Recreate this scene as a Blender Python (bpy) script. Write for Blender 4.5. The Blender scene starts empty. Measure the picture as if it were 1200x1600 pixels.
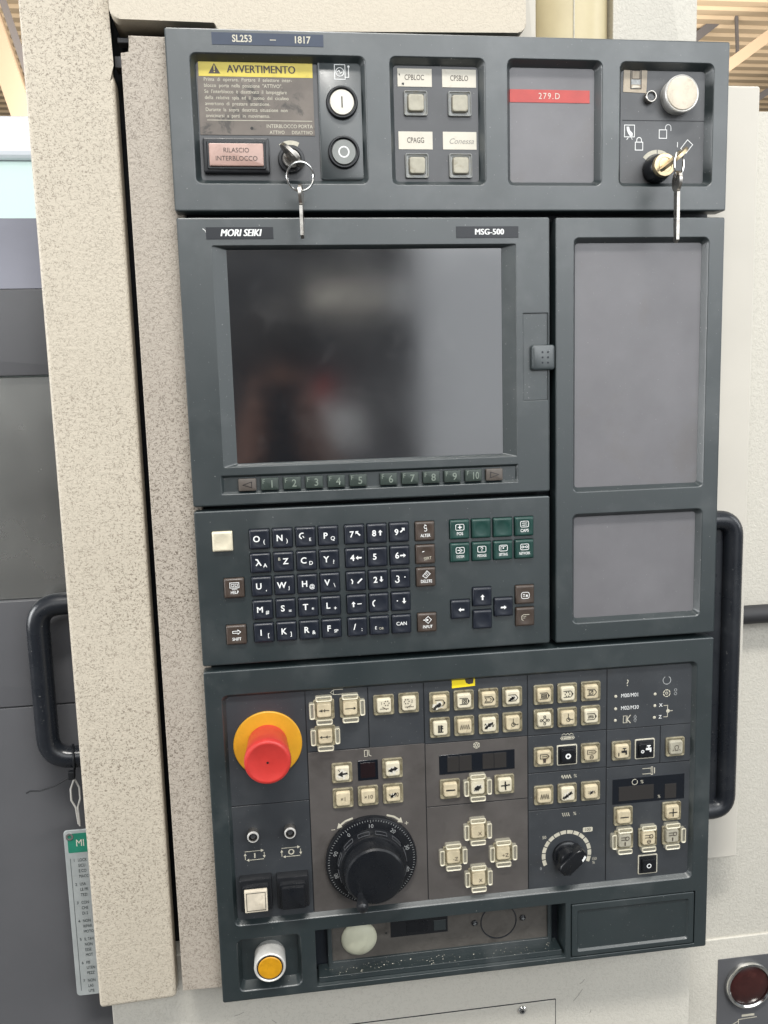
import bpy, bmesh, math, random
from mathutils import Vector, Matrix

rng = random.Random(7)
scene = bpy.context.scene
COL = scene.collection
S = 0.001                      # panel drawing is in millimetres
TOP = 1.85                     # height of the panel's top edge above the floor


def W(u, v, z=0.0):
    """panel drawing (mm right of left edge, mm below top edge, mm proud of the front) -> world metres"""
    return Vector(((u - 210.0) * S, -z * S, TOP - v * S))


# ------------------------------------------------------------------ camera
cam_d = bpy.data.cameras.new('camera')
cam = bpy.data.objects.new('camera', cam_d)
COL.objects.link(cam)
cam_d.sensor_fit = 'VERTICAL'
cam_d.sensor_height = 36.0
cam_d.lens = 1340.0 / 1600.0 * 36.0
cam_d.clip_start = 0.02
cam_d.clip_end = 200.0
right = Vector((0.99051557, -0.13448096, -0.02817410))
up = Vector((0.04633473, 0.13388794, 0.98991268))
fwd = Vector((0.12935224, 0.98182936, -0.13884923))
M3 = Matrix((right, up, -fwd)).transposed()
cam.matrix_world = Matrix.Translation(W(58.93, 255.62, 651.6)) @ M3.to_4x4()
scene.camera = cam

# ------------------------------------------------------------------ light of the hall
world = bpy.data.worlds.new('World')
scene.world = world
world.use_nodes = True
bgn = world.node_tree.nodes['Background']
bgn.inputs[0].default_value = (0.86, 0.93, 1.0, 1)
bgn.inputs[1].default_value = 0.24


def area(name, loc, aim, sx, sy, watts, col):
    d = bpy.data.lights.new(name, 'AREA')
    d.shape = 'RECTANGLE'
    d.size, d.size_y, d.energy, d.color = sx, sy, watts, col
    o = bpy.data.objects.new(name, d)
    o.location = loc
    o.rotation_euler = (Vector(aim) - Vector(loc)).to_track_quat('-Z', 'Y').to_euler()
    COL.objects.link(o)
    return o


# tall doorway right of the photographer, window band high in the wall behind, roof light, next bay; the rest are added fill and rim lamps
area('doorway_light', W(1720, -500, 3000), W(1720, -500, 0), 2.0, 2.9, 30, (0.94, 0.97, 1.0))
area('window_band_light', W(1300, -2000, 4600), W(600, -300, 0), 7.5, 2.6, 250, (0.97, 0.99, 1.0))
area('roof_light', W(1100, -3400, 1200), W(400, 200, 200), 2.4, 2.0, 48, (1.0, 0.985, 0.96))
area('pane_fill_light', W(-2500, -300, 2600), W(-2500, -300, 0), 2.4, 1.2, 20, (1.0, 0.98, 0.94))  # added, unseen: gives the satin door pane something bright to reflect
area('far_bay_light', W(-2900, -1300, -3600), W(-500, -100, -1000), 2.5, 2.5, 150, (1.0, 0.96, 0.90))
area('left_rim_light', W(-3600, -200, 180), W(-100, 350, -20), 1.2, 2.0, 150, (0.98, 0.99, 1.0))  # added lamp, unseen: rim highlight on the door post's left edge
area('right_edge_light', W(3500, -700, 800), W(210, 350, 0), 0.7, 2.0, 45, (0.97, 0.99, 1.0))  # added lamp, unseen: grazing highlights along the recess edges
area('opposite_fill_light', W(-100, -2600, 1700), W(250, 250, 3000), 1.4, 0.5, 200, (1.0, 0.97, 0.92))  # added lamp, unseen: brightens the opposite machine for the screen reflection
area('roof_fill_light', W(2500, -1500, -7000), W(2500, -4800, -11500), 9.0, 4.0, 850, (1.0, 0.95, 0.88))  # added uplight, unseen: brightens the roof in place of daylight through its sheets

scene.view_settings.view_transform = 'Standard'
scene.view_settings.look = 'None'
scene.view_settings.exposure = -0.08
scene.view_settings.gamma = 1.0
scene.view_settings.use_curve_mapping = False
scene.render.engine = 'CYCLES'
scene.cycles.use_denoising = True
scene.cycles.max_bounces = 8
scene.cycles.transmission_bounces = 6
scene.cycles.caustics_refractive = False
scene.cycles.caustics_reflective = False
scene.cycles.sample_clamp_indirect = 4.0


# ------------------------------------------------------------------ materials
def mat(name, col, rough=0.5, metal=0.0, vary=0.0, vscale=60, grain=0.0, gscale=1800, spec=0.5,
        rvary=0.0, trans=0.0, ior=1.45, dirt=None, coat=0.0, dust=0.0, alpha=1.0):
    """principled with world-space noise: vary = tone variation, grain = fine bump, dirt = (colour, scale, lo, hi, amount)"""
    m = bpy.data.materials.new(name)
    m.use_nodes = True
    nt = m.node_tree
    N, L = nt.nodes, nt.links
    b = N['Principled BSDF']
    b.inputs['Base Color'].default_value = (*col, 1)
    b.inputs['Roughness'].default_value = rough
    b.inputs['Metallic'].default_value = metal
    b.inputs['Specular IOR Level'].default_value = spec
    b.inputs['IOR'].default_value = ior
    b.inputs['Transmission Weight'].default_value = trans
    b.inputs['Coat Weight'].default_value = coat
    b.inputs['Alpha'].default_value = alpha
    if not (vary or grain or rvary or dirt or dust):
        return m
    geo = N.new('ShaderNodeNewGeometry')
    pos = geo.outputs['Position']

    def noise(scale, detail=4, rough_=0.6, dist=0.0):
        n = N.new('ShaderNodeTexNoise')
        n.inputs['Scale'].default_value = scale
        n.inputs['Detail'].default_value = detail
        n.inputs['Roughness'].default_value = rough_
        n.inputs['Distortion'].default_value = dist
        L.new(pos, n.inputs['Vector'])
        return n.outputs['Fac']

    def remap(sock, a, b_, c, d):
        r = N.new('ShaderNodeMapRange')
        r.inputs[1].default_value, r.inputs[2].default_value = a, b_
        r.inputs[3].default_value, r.inputs[4].default_value = c, d
        L.new(sock, r.inputs[0])
        return r.outputs[0]

    def mix(fac, a, b_, mode='MIX'):
        x = N.new('ShaderNodeMix')
        x.data_type = 'RGBA'
        x.blend_type = mode
        if hasattr(fac, 'links'):
            L.new(fac, x.inputs[0])
        else:
            x.inputs[0].default_value = fac
        for s, i in ((a, 6), (b_, 7)):
            if hasattr(s, 'links'):
                L.new(s, x.inputs[i])
            else:
                x.inputs[i].default_value = (*s, 1)
        return x.outputs[2]

    c = col
    if vary:
        f = remap(noise(vscale, 5), 0.3, 0.7, 0, 1)
        lo = tuple(k * (1 - vary) for k in col)
        hi = tuple(min(1, k * (1 + vary)) for k in col)
        c = mix(f, lo, hi)
    if dirt:
        dc, ds, lo, hi, amt = dirt
        f = remap(noise(ds, 6, 0.65, 0.4), lo, hi, 0, amt)
        c = mix(f, c, dc)
    if dust:
        f = remap(noise(700, 2, 0.5), 0.71, 0.77, 0, dust)
        c = mix(f, c, (0.5, 0.5, 0.48))
        f2 = remap(noise(18, 4, 0.6), 0.52, 0.75, 0, dust * 0.16)
        c = mix(f2, c, (0.35, 0.36, 0.36))
    if hasattr(c, 'links'):
        L.new(c, b.inputs['Base Color'])
    if rvary:
        L.new(remap(noise(vscale * 0.7 + 9, 5), 0.3, 0.7, max(0.02, rough - rvary), min(1, rough + rvary)), b.inputs['Roughness'])
    if grain:
        bp = N.new('ShaderNodeBump')
        bp.inputs['Strength'].default_value = grain
        bp.inputs['Distance'].default_value = 0.0004
        L.new(noise(gscale, 2), bp.inputs['Height'])
        L.new(bp.outputs[0], b.inputs['Normal'])
    return m


def paint(name, col, grime, peel=0.5, scale=330, gv=0.5, gband=None):
    """pebbled enamel: bumpy peel, grime sitting in the low spots, stronger in hand-worn patches"""
    m = bpy.data.materials.new(name)
    m.use_nodes = True
    nt = m.node_tree
    N, L = nt.nodes, nt.links
    b = N['Principled BSDF']
    b.inputs['Roughness'].default_value = 0.5
    b.inputs['Specular IOR Level'].default_value = 0.35
    geo = N.new('ShaderNodeNewGeometry')

    def noise(scale_, detail, r=0.55, dist=0.0):
        n = N.new('ShaderNodeTexNoise')
        n.inputs['Scale'].default_value = scale_
        n.inputs['Detail'].default_value = detail
        n.inputs['Roughness'].default_value = r
        n.inputs['Distortion'].default_value = dist
        L.new(geo.outputs['Position'], n.inputs['Vector'])
        return n.outputs['Fac']

    def remap(sock, a, b_, c, d):
        r = N.new('ShaderNodeMapRange')
        r.inputs[1].default_value, r.inputs[2].default_value = a, b_
        r.inputs[3].default_value, r.inputs[4].default_value = c, d
        L.new(sock, r.inputs[0])
        return r.outputs[0]

    h = noise(scale, 1.0, 0.5, 0.7)
    ab = N.new('ShaderNodeMath')
    ab.operation = 'SUBTRACT'
    L.new(h, ab.inputs[0])
    ab.inputs[1].default_value = 0.47
    ab2 = N.new('ShaderNodeMath')
    ab2.operation = 'ABSOLUTE'
    L.new(ab.outputs[0], ab2.inputs[0])
    worm = remap(ab2.outputs[0], 0.060, 0.020, 0, 1)
    gate = remap(noise(scale * 0.7, 1.0), 0.42, 0.52, 0, 1)
    pm = N.new('ShaderNodeMath')
    pm.operation = 'MULTIPLY'
    L.new(worm, pm.inputs[0])
    L.new(gate, pm.inputs[1])
    pits = pm.outputs[0]
    patch = remap(noise(5.0, 3, 0.55), 0.36, 0.62, 0.45, 1.0)
    mul = N.new('ShaderNodeMath')
    mul.operation = 'MULTIPLY'
    L.new(pits, mul.inputs[0])
    L.new(patch, mul.inputs[1])
    last = mul.outputs[0]
    mul2 = N.new('ShaderNodeMath')
    mul2.operation = 'MULTIPLY'
    mul2.inputs[1].default_value = gv
    L.new(last, mul2.inputs[0])
    film = remap(noise(9, 5, 0.65), 0.35, 0.75, 0, 0.22 * gv)
    mx0 = N.new('ShaderNodeMix')
    mx0.data_type = 'RGBA'
    L.new(film, mx0.inputs[0])
    mx0.inputs[6].default_value = (*col, 1)
    mx0.inputs[7].default_value = (*[0.5 * k + 0.5 * g for k, g in zip(col, grime)], 1)
    mx = N.new('ShaderNodeMix')
    mx.data_type = 'RGBA'
    L.new(mul2.outputs[0], mx.inputs[0])
    L.new(mx0.outputs[2], mx.inputs[6])
    mx.inputs[7].default_value = (*grime, 1)
    L.new(mx.outputs[2], b.inputs['Base Color'])
    bp = N.new('ShaderNodeBump')
    bp.inputs['Strength'].default_value = peel
    bp.inputs['Distance'].default_value = 0.0006
    L.new(h, bp.inputs['Height'])
    L.new(bp.outputs[0], b.inputs['Normal'])
    return m


BEI = (0.51, 0.46, 0.375)
MT = {
    'panel': mat('panel_plastic', (0.012, 0.020, 0.022), 0.39, spec=0.9, ior=1.55, vary=0.10, vscale=14, grain=0.12, gscale=2600, rvary=0.05, dust=0.5),
    'panel_dark': mat('gap_plastic', (0.008, 0.011, 0.016), 0.5),
    'film': mat('slate_film', (0.029, 0.033, 0.038), 0.42, spec=0.9, vary=0.14, vscale=22, rvary=0.07, dust=0.35,
                dirt=((0.02, 0.018, 0.016), 26, 0.58, 0.8, 0.5)),
    'film_taupe': mat('taupe_film', (0.080, 0.073, 0.069), 0.42, vary=0.16, vscale=30, rvary=0.07,
                      dirt=((0.03, 0.026, 0.022), 22, 0.55, 0.8, 0.6)),
    'film_blank': mat('grey_film', (0.125, 0.122, 0.130), 0.48, spec=0.9, vary=0.12, vscale=16, rvary=0.06, dust=0.3,
                      dirt=((0.10, 0.085, 0.065), 12, 0.55, 0.8, 0.5)),
    'film_switch': mat('switch_film', (0.046, 0.048, 0.052), 0.48, spec=0.9, vary=0.1, vscale=20, rvary=0.05, dust=0.3),
    'black': mat('black_plastic', (0.010, 0.011, 0.013), 0.32, rvary=0.08, vscale=90),
    'gloss_black': mat('worn_black', (0.007, 0.008, 0.010), 0.28, rvary=0.08, vscale=90, grain=0.05),
    'key_black': mat('black_key', (0.011, 0.014, 0.022), 0.36, rvary=0.08, vscale=200),
    'key_green': mat('green_key', (0.010, 0.042, 0.035), 0.36, vary=0.15, vscale=120, rvary=0.08),
    'key_brown': mat('brown_key', (0.052, 0.038, 0.030), 0.38, vary=0.15, vscale=120, rvary=0.08),
    'key_fn': mat('olive_key', (0.030, 0.042, 0.036), 0.42, vary=0.12, vscale=150, rvary=0.05),
    'key_fn_brown': mat('grey_brown_key', (0.085, 0.072, 0.062), 0.42, vary=0.12, vscale=150),
    'cream': mat('cream_cap', (0.52, 0.45, 0.31), 0.36, vary=0.16, vscale=110, rvary=0.06,
                 dirt=((0.22, 0.16, 0.08), 160, 0.58, 0.78, 0.75)),
    'cream_white': mat('ivory_cap', (0.60, 0.55, 0.42), 0.36, vary=0.10, vscale=110, dirt=((0.26, 0.20, 0.11), 150, 0.6, 0.8, 0.7)),
    'rim': mat('yellowed_rim', (0.25, 0.225, 0.155), 0.22, vary=0.30, vscale=190, dirt=((0.10, 0.075, 0.04), 210, 0.52, 0.7, 0.85)),
    'grey_cap': mat('grey_cap', (0.36, 0.34, 0.27), 0.4, vary=0.15, vscale=120, dirt=((0.16, 0.13, 0.08), 150, 0.55, 0.75, 0.6)),
    'clear': mat('yellowed_clear_plastic', (0.80, 0.76, 0.60), 0.10, spec=1.0, alpha=0.16),
    'clear_glint': mat('clear_plastic_glint', (0.80, 0.75, 0.58), 0.12, spec=1.0, alpha=0.62),  # bright edge reflections of the guards painted in as denser cream bevels
    'clear_rim': mat('smoky_clear_plastic', (0.30, 0.31, 0.30), 0.15, trans=0.35, ior=1.46, dirt=((0.3, 0.27, 0.2), 240, 0.5, 0.7, 0.6)),
    'white_ink': mat('white_ink', (0.74, 0.75, 0.74), 0.5),
    'cream_ink': mat('cream_ink', (0.48, 0.455, 0.37), 0.5, vary=0.15, vscale=300),
    'dim_ink': mat('worn_ink', (0.30, 0.31, 0.31), 0.5, vary=0.3, vscale=400),
    'fn_ink': mat('moulded_number', (0.17, 0.20, 0.17), 0.4),
    'black_ink': mat('black_ink', (0.012, 0.012, 0.012), 0.5),
    'brown_ink': mat('brown_ink', (0.055, 0.042, 0.034), 0.5),
    'scuff': mat('scuff_mark', (0.22, 0.21, 0.19), 0.6),
    'pencil': mat('pencil', (0.24, 0.23, 0.21), 0.6),
    'line': mat('score_line', (0.006, 0.007, 0.009), 0.5),
    'red': mat('red_plastic', (0.46, 0.034, 0.028), 0.36, vary=0.10, vscale=60, rvary=0.08, grain=0.06, dirt=((0.25, 0.03, 0.02), 70, 0.6, 0.8, 0.5)),
    'yellow': mat('yellow_disc', (0.56, 0.285, 0.018), 0.45, vary=0.10, vscale=60, dirt=((0.30, 0.15, 0.02), 60, 0.55, 0.8, 0.5)),
    'label_yellow': mat('label_yellow', (0.58, 0.47, 0.08), 0.45, vary=0.08, vscale=60, dirt=((0.30, 0.25, 0.08), 90, 0.58, 0.8, 0.6)),
    'bright_yellow': mat('bright_yellow', (0.85, 0.66, 0.02), 0.45),
    'label_grey': mat('label_grey', (0.135, 0.115, 0.098), 0.42, vary=0.2, vscale=50, dirt=((0.035, 0.033, 0.03), 55, 0.58, 0.66, 0.75)),
    'amber': mat('amber_lens', (0.52, 0.25, 0.008), 0.35, vary=0.12, vscale=160, dirt=((0.30, 0.14, 0.01), 200, 0.55, 0.75, 0.6)),
    'chrome': mat('chrome', (0.72, 0.72, 0.70), 0.16, 1.0, rvary=0.08, vscale=120),
    'steel': mat('worn_steel', (0.42, 0.40, 0.37), 0.32, 1.0, vary=0.2, vscale=200, rvary=0.1, dirt=((0.16, 0.13, 0.1), 240, 0.5, 0.7, 0.6)),
    'satin_alu': mat('satin_aluminium', (0.60, 0.59, 0.56), 0.36, 0.35, vary=0.1, vscale=200),
    'notch': mat('notch_edge', (0.085, 0.088, 0.095), 0.3),
    'alu': mat('brushed_aluminium', (0.62, 0.62, 0.62), 0.34, 1.0, vary=0.1, vscale=200),
    'brass': mat('tarnished_brass', (0.58, 0.47, 0.30), 0.36, 1.0, vary=0.25, vscale=180, dirt=((0.10, 0.06, 0.03), 120, 0.5, 0.75, 0.7)),
    'dirty_lens': mat('milky_lens', (0.56, 0.50, 0.40), 0.35, vary=0.16, vscale=90, rvary=0.1, dirt=((0.26, 0.21, 0.14), 120, 0.52, 0.75, 0.6)),
    'white_lens': mat('white_lens', (0.66, 0.63, 0.55), 0.32, vary=0.08, vscale=90),
    'grey_lens': mat('grey_lens', (0.20, 0.21, 0.20), 0.25, vary=0.08, vscale=90),
    'pink': mat('pink_lens', (0.40, 0.265, 0.225), 0.3, vary=0.10, vscale=90, dirt=((0.25, 0.15, 0.12), 140, 0.55, 0.75, 0.5)),
    'tape_blue': mat('dark_blue_tape', (0.022, 0.034, 0.062), 0.34, vary=0.1, vscale=70),
    'tape_black': mat('black_nameplate', (0.012, 0.014, 0.018), 0.35),
    'tape_red': mat('red_tape', (0.42, 0.045, 0.036), 0.34, vary=0.1, vscale=90),
    'paper': mat('paper_label', (0.60, 0.57, 0.49), 0.6, vary=0.05, vscale=60, dirt=((0.4, 0.36, 0.27), 130, 0.6, 0.75, 0.6)),
    'sticker': mat('beige_sticker', (0.40, 0.34, 0.26), 0.5, vary=0.12, vscale=90, dirt=((0.18, 0.13, 0.09), 120, 0.52, 0.75, 0.6)),
    'ivory_disc': mat('ivory_plug', (0.52, 0.52, 0.40), 0.45, vary=0.08, vscale=70, dirt=((0.28, 0.26, 0.18), 70, 0.55, 0.75, 0.5)),
    'taupe_plate': mat('taupe_plate', (0.085, 0.078, 0.070), 0.45, vary=0.2, vscale=40, dirt=((0.02, 0.018, 0.015), 40, 0.5, 0.75, 0.7)),
    'display': mat('display_glass', (0.006, 0.008, 0.012), 0.18),
    'digit': mat('display_digit_window', (0.028, 0.026, 0.025), 0.2),
    'led_red': mat('dark_red_matrix', (0.014, 0.008, 0.009), 0.2),
    'screen': mat('screen_glass', (0.010, 0.011, 0.013), 0.11, spec=1.0, ior=1.75, rvary=0.02, vscale=20,
                  dirt=((0.05, 0.05, 0.052), 30, 0.56, 0.8, 0.5)),
    'lens_hole': mat('dark_lens', (0.05, 0.052, 0.055), 0.12),
    'beige': paint('beige_enamel', BEI, (0.22, 0.18, 0.14), 0.4, 560, 0.3),
    'beige_worn': paint('beige_enamel_worn', BEI, (0.15, 0.12, 0.09), 0.6, 540, 0.85),
    'beige_strip': paint('beige_enamel_strip', (0.40, 0.355, 0.30), (0.12, 0.098, 0.075), 0.7, 500, 0.95),
    'beige_smooth': mat('beige_smooth', (0.51, 0.485, 0.43), 0.5, vary=0.05, vscale=8, grain=0.06, gscale=500),
    'beige_clean': paint('beige_enamel_clean', (0.51, 0.49, 0.435), (0.27, 0.255, 0.22), 0.6, 420, 0.35),
    'cream_pipe': mat('cream_pipe', (0.52, 0.45, 0.28), 0.4, vary=0.07, vscale=20, dirt=((0.4, 0.32, 0.2), 18, 0.5, 0.8, 0.4)),
    'slate_paint': mat('slate_paint', (0.085, 0.086, 0.092), 0.42, vary=0.08, vscale=10, grain=0.15, gscale=1500),
    'slate_sheen': mat('slate_paint_sheen', (0.185, 0.19, 0.225), 0.42, vary=0.06, vscale=10),  # door slate lightened and blued: light reflected off the slope, put into the colour
    'window': mat('satin_window', (0.42, 0.42, 0.40), 0.26, 0.85, vary=0.18, vscale=5, rvary=0.04),
    'placard': mat('placard_metal', (0.42, 0.45, 0.45), 0.4, 0.3, vary=0.1, vscale=60),
    'green_print': mat('green_print', (0.02, 0.19, 0.125), 0.4, vary=0.12, vscale=90),
    'dark_print': mat('dark_print', (0.05, 0.06, 0.06), 0.5),
    'grip_black': mat('grip_black', (0.011, 0.013, 0.017), 0.30, rvary=0.1, vscale=40, dust=0.3),
    'rubber': mat('black_rubber', (0.022, 0.022, 0.024), 0.55),
    'red_lens': mat('dark_red_lens', (0.035, 0.009, 0.008), 0.28, vary=0.25, vscale=90, dirt=((0.09, 0.03, 0.025), 120, 0.55, 0.75, 0.5)),
    'roof_sheet': mat('roof_sheet', (0.62, 0.48, 0.32), 0.6, vary=0.08, vscale=1.5),
    'steel_beam': mat('roof_beam_paint', (0.52, 0.40, 0.28), 0.6),
    'beam_grey': mat('roof_beam_grey', (0.16, 0.15, 0.15), 0.6),
    'cabinet_white': mat('white_cabinet_paint', (0.75, 0.78, 0.82), 0.5),
    'cabinet_green': mat('pale_green_paint', (0.55, 0.68, 0.64), 0.5),
    'skin': mat('skin', (0.50, 0.27, 0.20), 0.5, vary=0.06, vscale=20),
    'shirt': mat('navy_cloth', (0.02, 0.024, 0.04), 0.85),
    'jeans': mat('denim', (0.035, 0.045, 0.075), 0.85),
    'hair': mat('dark_hair', (0.02, 0.015, 0.012), 0.6),
    'slate_dark': mat('dark_machine_paint', (0.035, 0.036, 0.04), 0.5),
    'lit_window': mat('pale_window', (0.8, 0.78, 0.72), 0.4),
    'floor': mat('concrete', (0.10, 0.10, 0.098), 0.6, vary=0.2, vscale=2),
}

# ------------------------------------------------------------------ building helpers
WP = {}          # world position of every object built (mm panel frame)


def rr(w, h, r, n=5, cx=0.0, cy=0.0):
    """rounded rectangle, counter-clockwise, same number of points for every size"""
    r = max(0.02, min(r, w / 2 - 1e-4, h / 2 - 1e-4))
    out = []
    for q, (sx, sy) in enumerate(((1, 1), (-1, 1), (-1, -1), (1, -1))):
        for k in range(n + 1):
            a = math.pi / 2 * (q + k / n)
            out.append((cx + sx * (w / 2 - r) + r * math.cos(a), cy + sy * (h / 2 - r) + r * math.sin(a)))
    return out


def circ(r, n=40, cx=0.0, cy=0.0):
    return [(cx + r * math.cos(2 * math.pi * k / n), cy + r * math.sin(2 * math.pi * k / n)) for k in range(n)]


def loft(bm, loops, cap0=False, cap1=True):
    """loops of (points2d, z); faces look outwards when z grows"""
    vs = [[bm.verts.new((x, y, z)) for x, y in pts] for pts, z in loops]
    n = len(vs[0])
    for a, b in zip(vs, vs[1:]):
        for i in range(n):
            j = (i + 1) % n
            bm.faces.new((a[i], a[j], b[j], b[i]))
    if cap1:
        bm.faces.new(vs[-1])
    if cap0:
        bm.faces.new(list(reversed(vs[0])))
    return vs


def finish(bm, angle=32, swap=True):
    me = bpy.data.meshes.new('m')
    if swap:
        for v in bm.verts:
            x, y, z = v.co
            v.co = (x * S, -z * S, y * S)
    bm.to_mesh(me)
    bm.free()
    for p in me.polygons:
        p.use_smooth = True
    me.set_sharp_from_angle(angle=math.radians(angle))
    return me


def link(name, me, material, parent, pos, label=None):
    """pos = (u, v, z) of the mesh's own origin"""
    if isinstance(me, bmesh.types.BMesh):
        me = finish(me)
    if material is not None and not me.materials:
        me.materials.append(MT[material] if isinstance(material, str) else material)
    me.name = name
    o = bpy.data.objects.new(name, me)
    COL.objects.link(o)
    w = W(*pos)
    WP[o] = w
    if parent is not None:
        o.parent = parent
        o.location = w - WP[parent]
    else:
        o.location = w
    if label:
        o['label'] = label
    return o


def thing(name, label, cat, pos, group=None, kind=None):
    o = bpy.data.objects.new(name, None)
    o.empty_display_size = 0.02
    COL.objects.link(o)
    WP[o] = W(*pos)
    o.location = WP[o]
    o['label'] = label
    o['category'] = cat
    if group:
        o['group'] = group
    return o


def box_bm(w, h, d, bev=0.6, r=1.0, n=4):
    """rounded block standing on z=0, front at z=d"""
    bm = bmesh.new()
    loft(bm, [(rr(w, h, r, n), 0), (rr(w, h, r, n), d - bev), (rr(w - 0.6 * bev, h - 0.6 * bev, r, n), d - 0.3 * bev),
              (rr(w - 2 * bev, h - 2 * bev, r, n), d)], cap0=True)
    return bm


def disc_bm(prof, n=40):
    """lathe about z: profile of (r, z) from bottom to top, capped"""
    bm = bmesh.new()
    loft(bm, [(circ(max(r, 0.01), n), z) for r, z in prof], cap0=True)
    return bm


def ring_bm(prof, n=40):
    """closed lathe of a ring profile"""
    bm = bmesh.new()
    vs = [[bm.verts.new((x, y, z)) for x, y in circ(r, n)] for r, z in prof]
    m = len(vs)
    for a in range(m):
        b = (a + 1) % m
        for i in range(n):
            j = (i + 1) % n
            bm.faces.new((vs[a][i], vs[a][j], vs[b][j], vs[b][i]))
    bmesh.ops.recalc_face_normals(bm, faces=bm.faces)
    return bm


def tube_bm(pts, r, n=14, fillet=0.0, closed=False):
    """sweep along points (x, y, z out); fillet rounds the corners"""
    P = [Vector(p) for p in pts]
    if fillet:
        Q = [P[0]]
        for a, b, c in zip(P, P[1:], P[2:]):
            d1, d2 = (a - b).normalized(), (c - b).normalized()
            f = min(fillet, (a - b).length * 0.49, (c - b).length * 0.49)
            p0, p2 = b + d1 * f, b + d2 * f
            for k in range(9):
                t = k / 8
                Q.append(p0 * (1 - t) ** 2 + b * 2 * t * (1 - t) + p2 * t * t)
        Q.append(P[-1])
        P = Q
    bm = bmesh.new()
    rings = []
    prev = None
    m = len(P)
    for i, p in enumerate(P):
        if closed:
            t = (P[(i + 1) % m] - P[i - 1]).normalized()
        else:
            t = (P[min(i + 1, m - 1)] - P[max(i - 1, 0)]).normalized()
        if prev is None:
            a = t.orthogonal().normalized()
        else:
            a = (prev - t * prev.dot(t)).normalized()
        prev = a
        b = t.cross(a)
        rings.append([bm.verts.new(p + (a * math.cos(2 * math.pi * k / n) + b * math.sin(2 * math.pi * k / n)) * r) for k in range(n)])
    seq = list(zip(rings, rings[1:]))
    if closed:
        seq.append((rings[-1], rings[0]))
    for a, b in seq:
        for i in range(n):
            j = (i + 1) % n
            bm.faces.new((a[i], a[j], b[j], b[i]))
    if not closed:
        bm.faces.new(rings[-1])
        bm.faces.new(list(reversed(rings[0])))
    bmesh.ops.recalc_face_normals(bm, faces=bm.faces)
    return bm


def plate_bm(u0, v0, u1, v1, holes, thick=14, r=1.5, edge=0.9, front=0.0):
    """moulded plate in drawing coordinates relative to its centre, with filleted openings.
    hole = (u0, v0, u1, v1, radius, slope, depth)"""
    cu, cv = (u0 + u1) / 2, (v0 + v1) / 2
    w, h = u1 - u0, v1 - v0
    bm = bmesh.new()
    outer = [(rr(w - 2 * edge - 0.8, h - 2 * edge - 0.8, max(0.2, r - edge)), front), (rr(w - 2 * edge, h - 2 * edge, max(0.2, r - edge)), front),
             (rr(w - 0.6 * edge, h - 0.6 * edge, r), front - 0.3 * edge), (rr(w, h, r), front - edge), (rr(w, h, r), front - thick)]
    ov = [[bm.verts.new((x, y, z)) for x, y in pts] for pts, z in outer]
    n = len(ov[0])
    for a, b in zip(ov, ov[1:]):
        for i in range(n):
            j = (i + 1) % n
            bm.faces.new((a[j], a[i], b[i], b[j]))
    fill = [bm.edges.get((ov[0][i], ov[0][(i + 1) % n])) for i in range(n)]
    for (a0, b0, a1, b1, hr, sl, dp) in holes:
        hx, hy = (a0 + a1) / 2 - cu, cv - (b0 + b1) / 2
        hw, hh = a1 - a0, b1 - b0
        f = min(1.6, dp * 0.4) if sl > 0.5 else 0.3
        prof = [(-0.35, 0), (0, 0), (0.12 * f, -0.06 * f), (0.4 * f, -0.32 * f), (0.62 * f, -0.8 * f)]
        prof += [(max(sl - 0.25 * f, 0.66 * f), -dp + 0.5 * f), (max(sl, 0.7 * f), -dp)] if sl > 0.5 else [(0.2, -dp)]
        lv = []
        for o_, z in prof:
            pts = rr(hw - 2 * o_, hh - 2 * o_, hr - o_ * 0.6, 5, hx, hy)
            lv.append([bm.verts.new((x, y, front + z)) for x, y in pts])
        for a, b in zip(lv, lv[1:]):
            for i in range(n):
                j = (i + 1) % n
                bm.faces.new((a[i], a[j], b[j], b[i]))
        fill += [bm.edges.get((lv[0][i], lv[0][(i + 1) % n])) for i in range(n)]
    res = bmesh.ops.triangle_fill(bm, use_beauty=True, use_dissolve=False, edges=fill, normal=(0, 0, 1))
    for g in res['geom']:
        if isinstance(g, bmesh.types.BMFace):
            g.normal_update()
            if g.normal.z < 0:
                g.normal_flip()
    # openings were wound for walls facing inwards
    bm.normal_update()
    for fc in bm.faces:
        c = fc.calc_center_median()
    return bm, (cu, cv)


def sheet(name, u0, v0, u1, v1, z, material, parent, thick=0.6, r=0.5, label=None):
    """thin flat piece (film, label, tape) lying at depth z"""
    bm = bmesh.new()
    w, h = u1 - u0, v1 - v0
    e = min(0.12, thick * 0.3)
    loft(bm, [(rr(w, h, r, 3), -thick), (rr(w, h, r, 3), -e), (rr(w - 2 * e, h - 2 * e, r, 3), 0)], cap0=True)
    return link(name, bm, material, parent, ((u0 + u1) / 2, (v0 + v1) / 2, z), label)


def back(u, v, d):
    """where a mark that shows at (u, v) on the front plane lies when it sits d mm behind that plane"""
    k = (651.6 + d) / 651.6
    return 58.93 + (u - 58.93) * k, 255.62 + (v - 255.62) * k


def bsheet(name, u0, v0, u1, v1, d, material, parent, **k):
    a, b = back(u0, v0, d), back(u1, v1, d)
    return sheet(name, a[0], a[1], b[0], b[1], -d, material, parent, **k)


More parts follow.
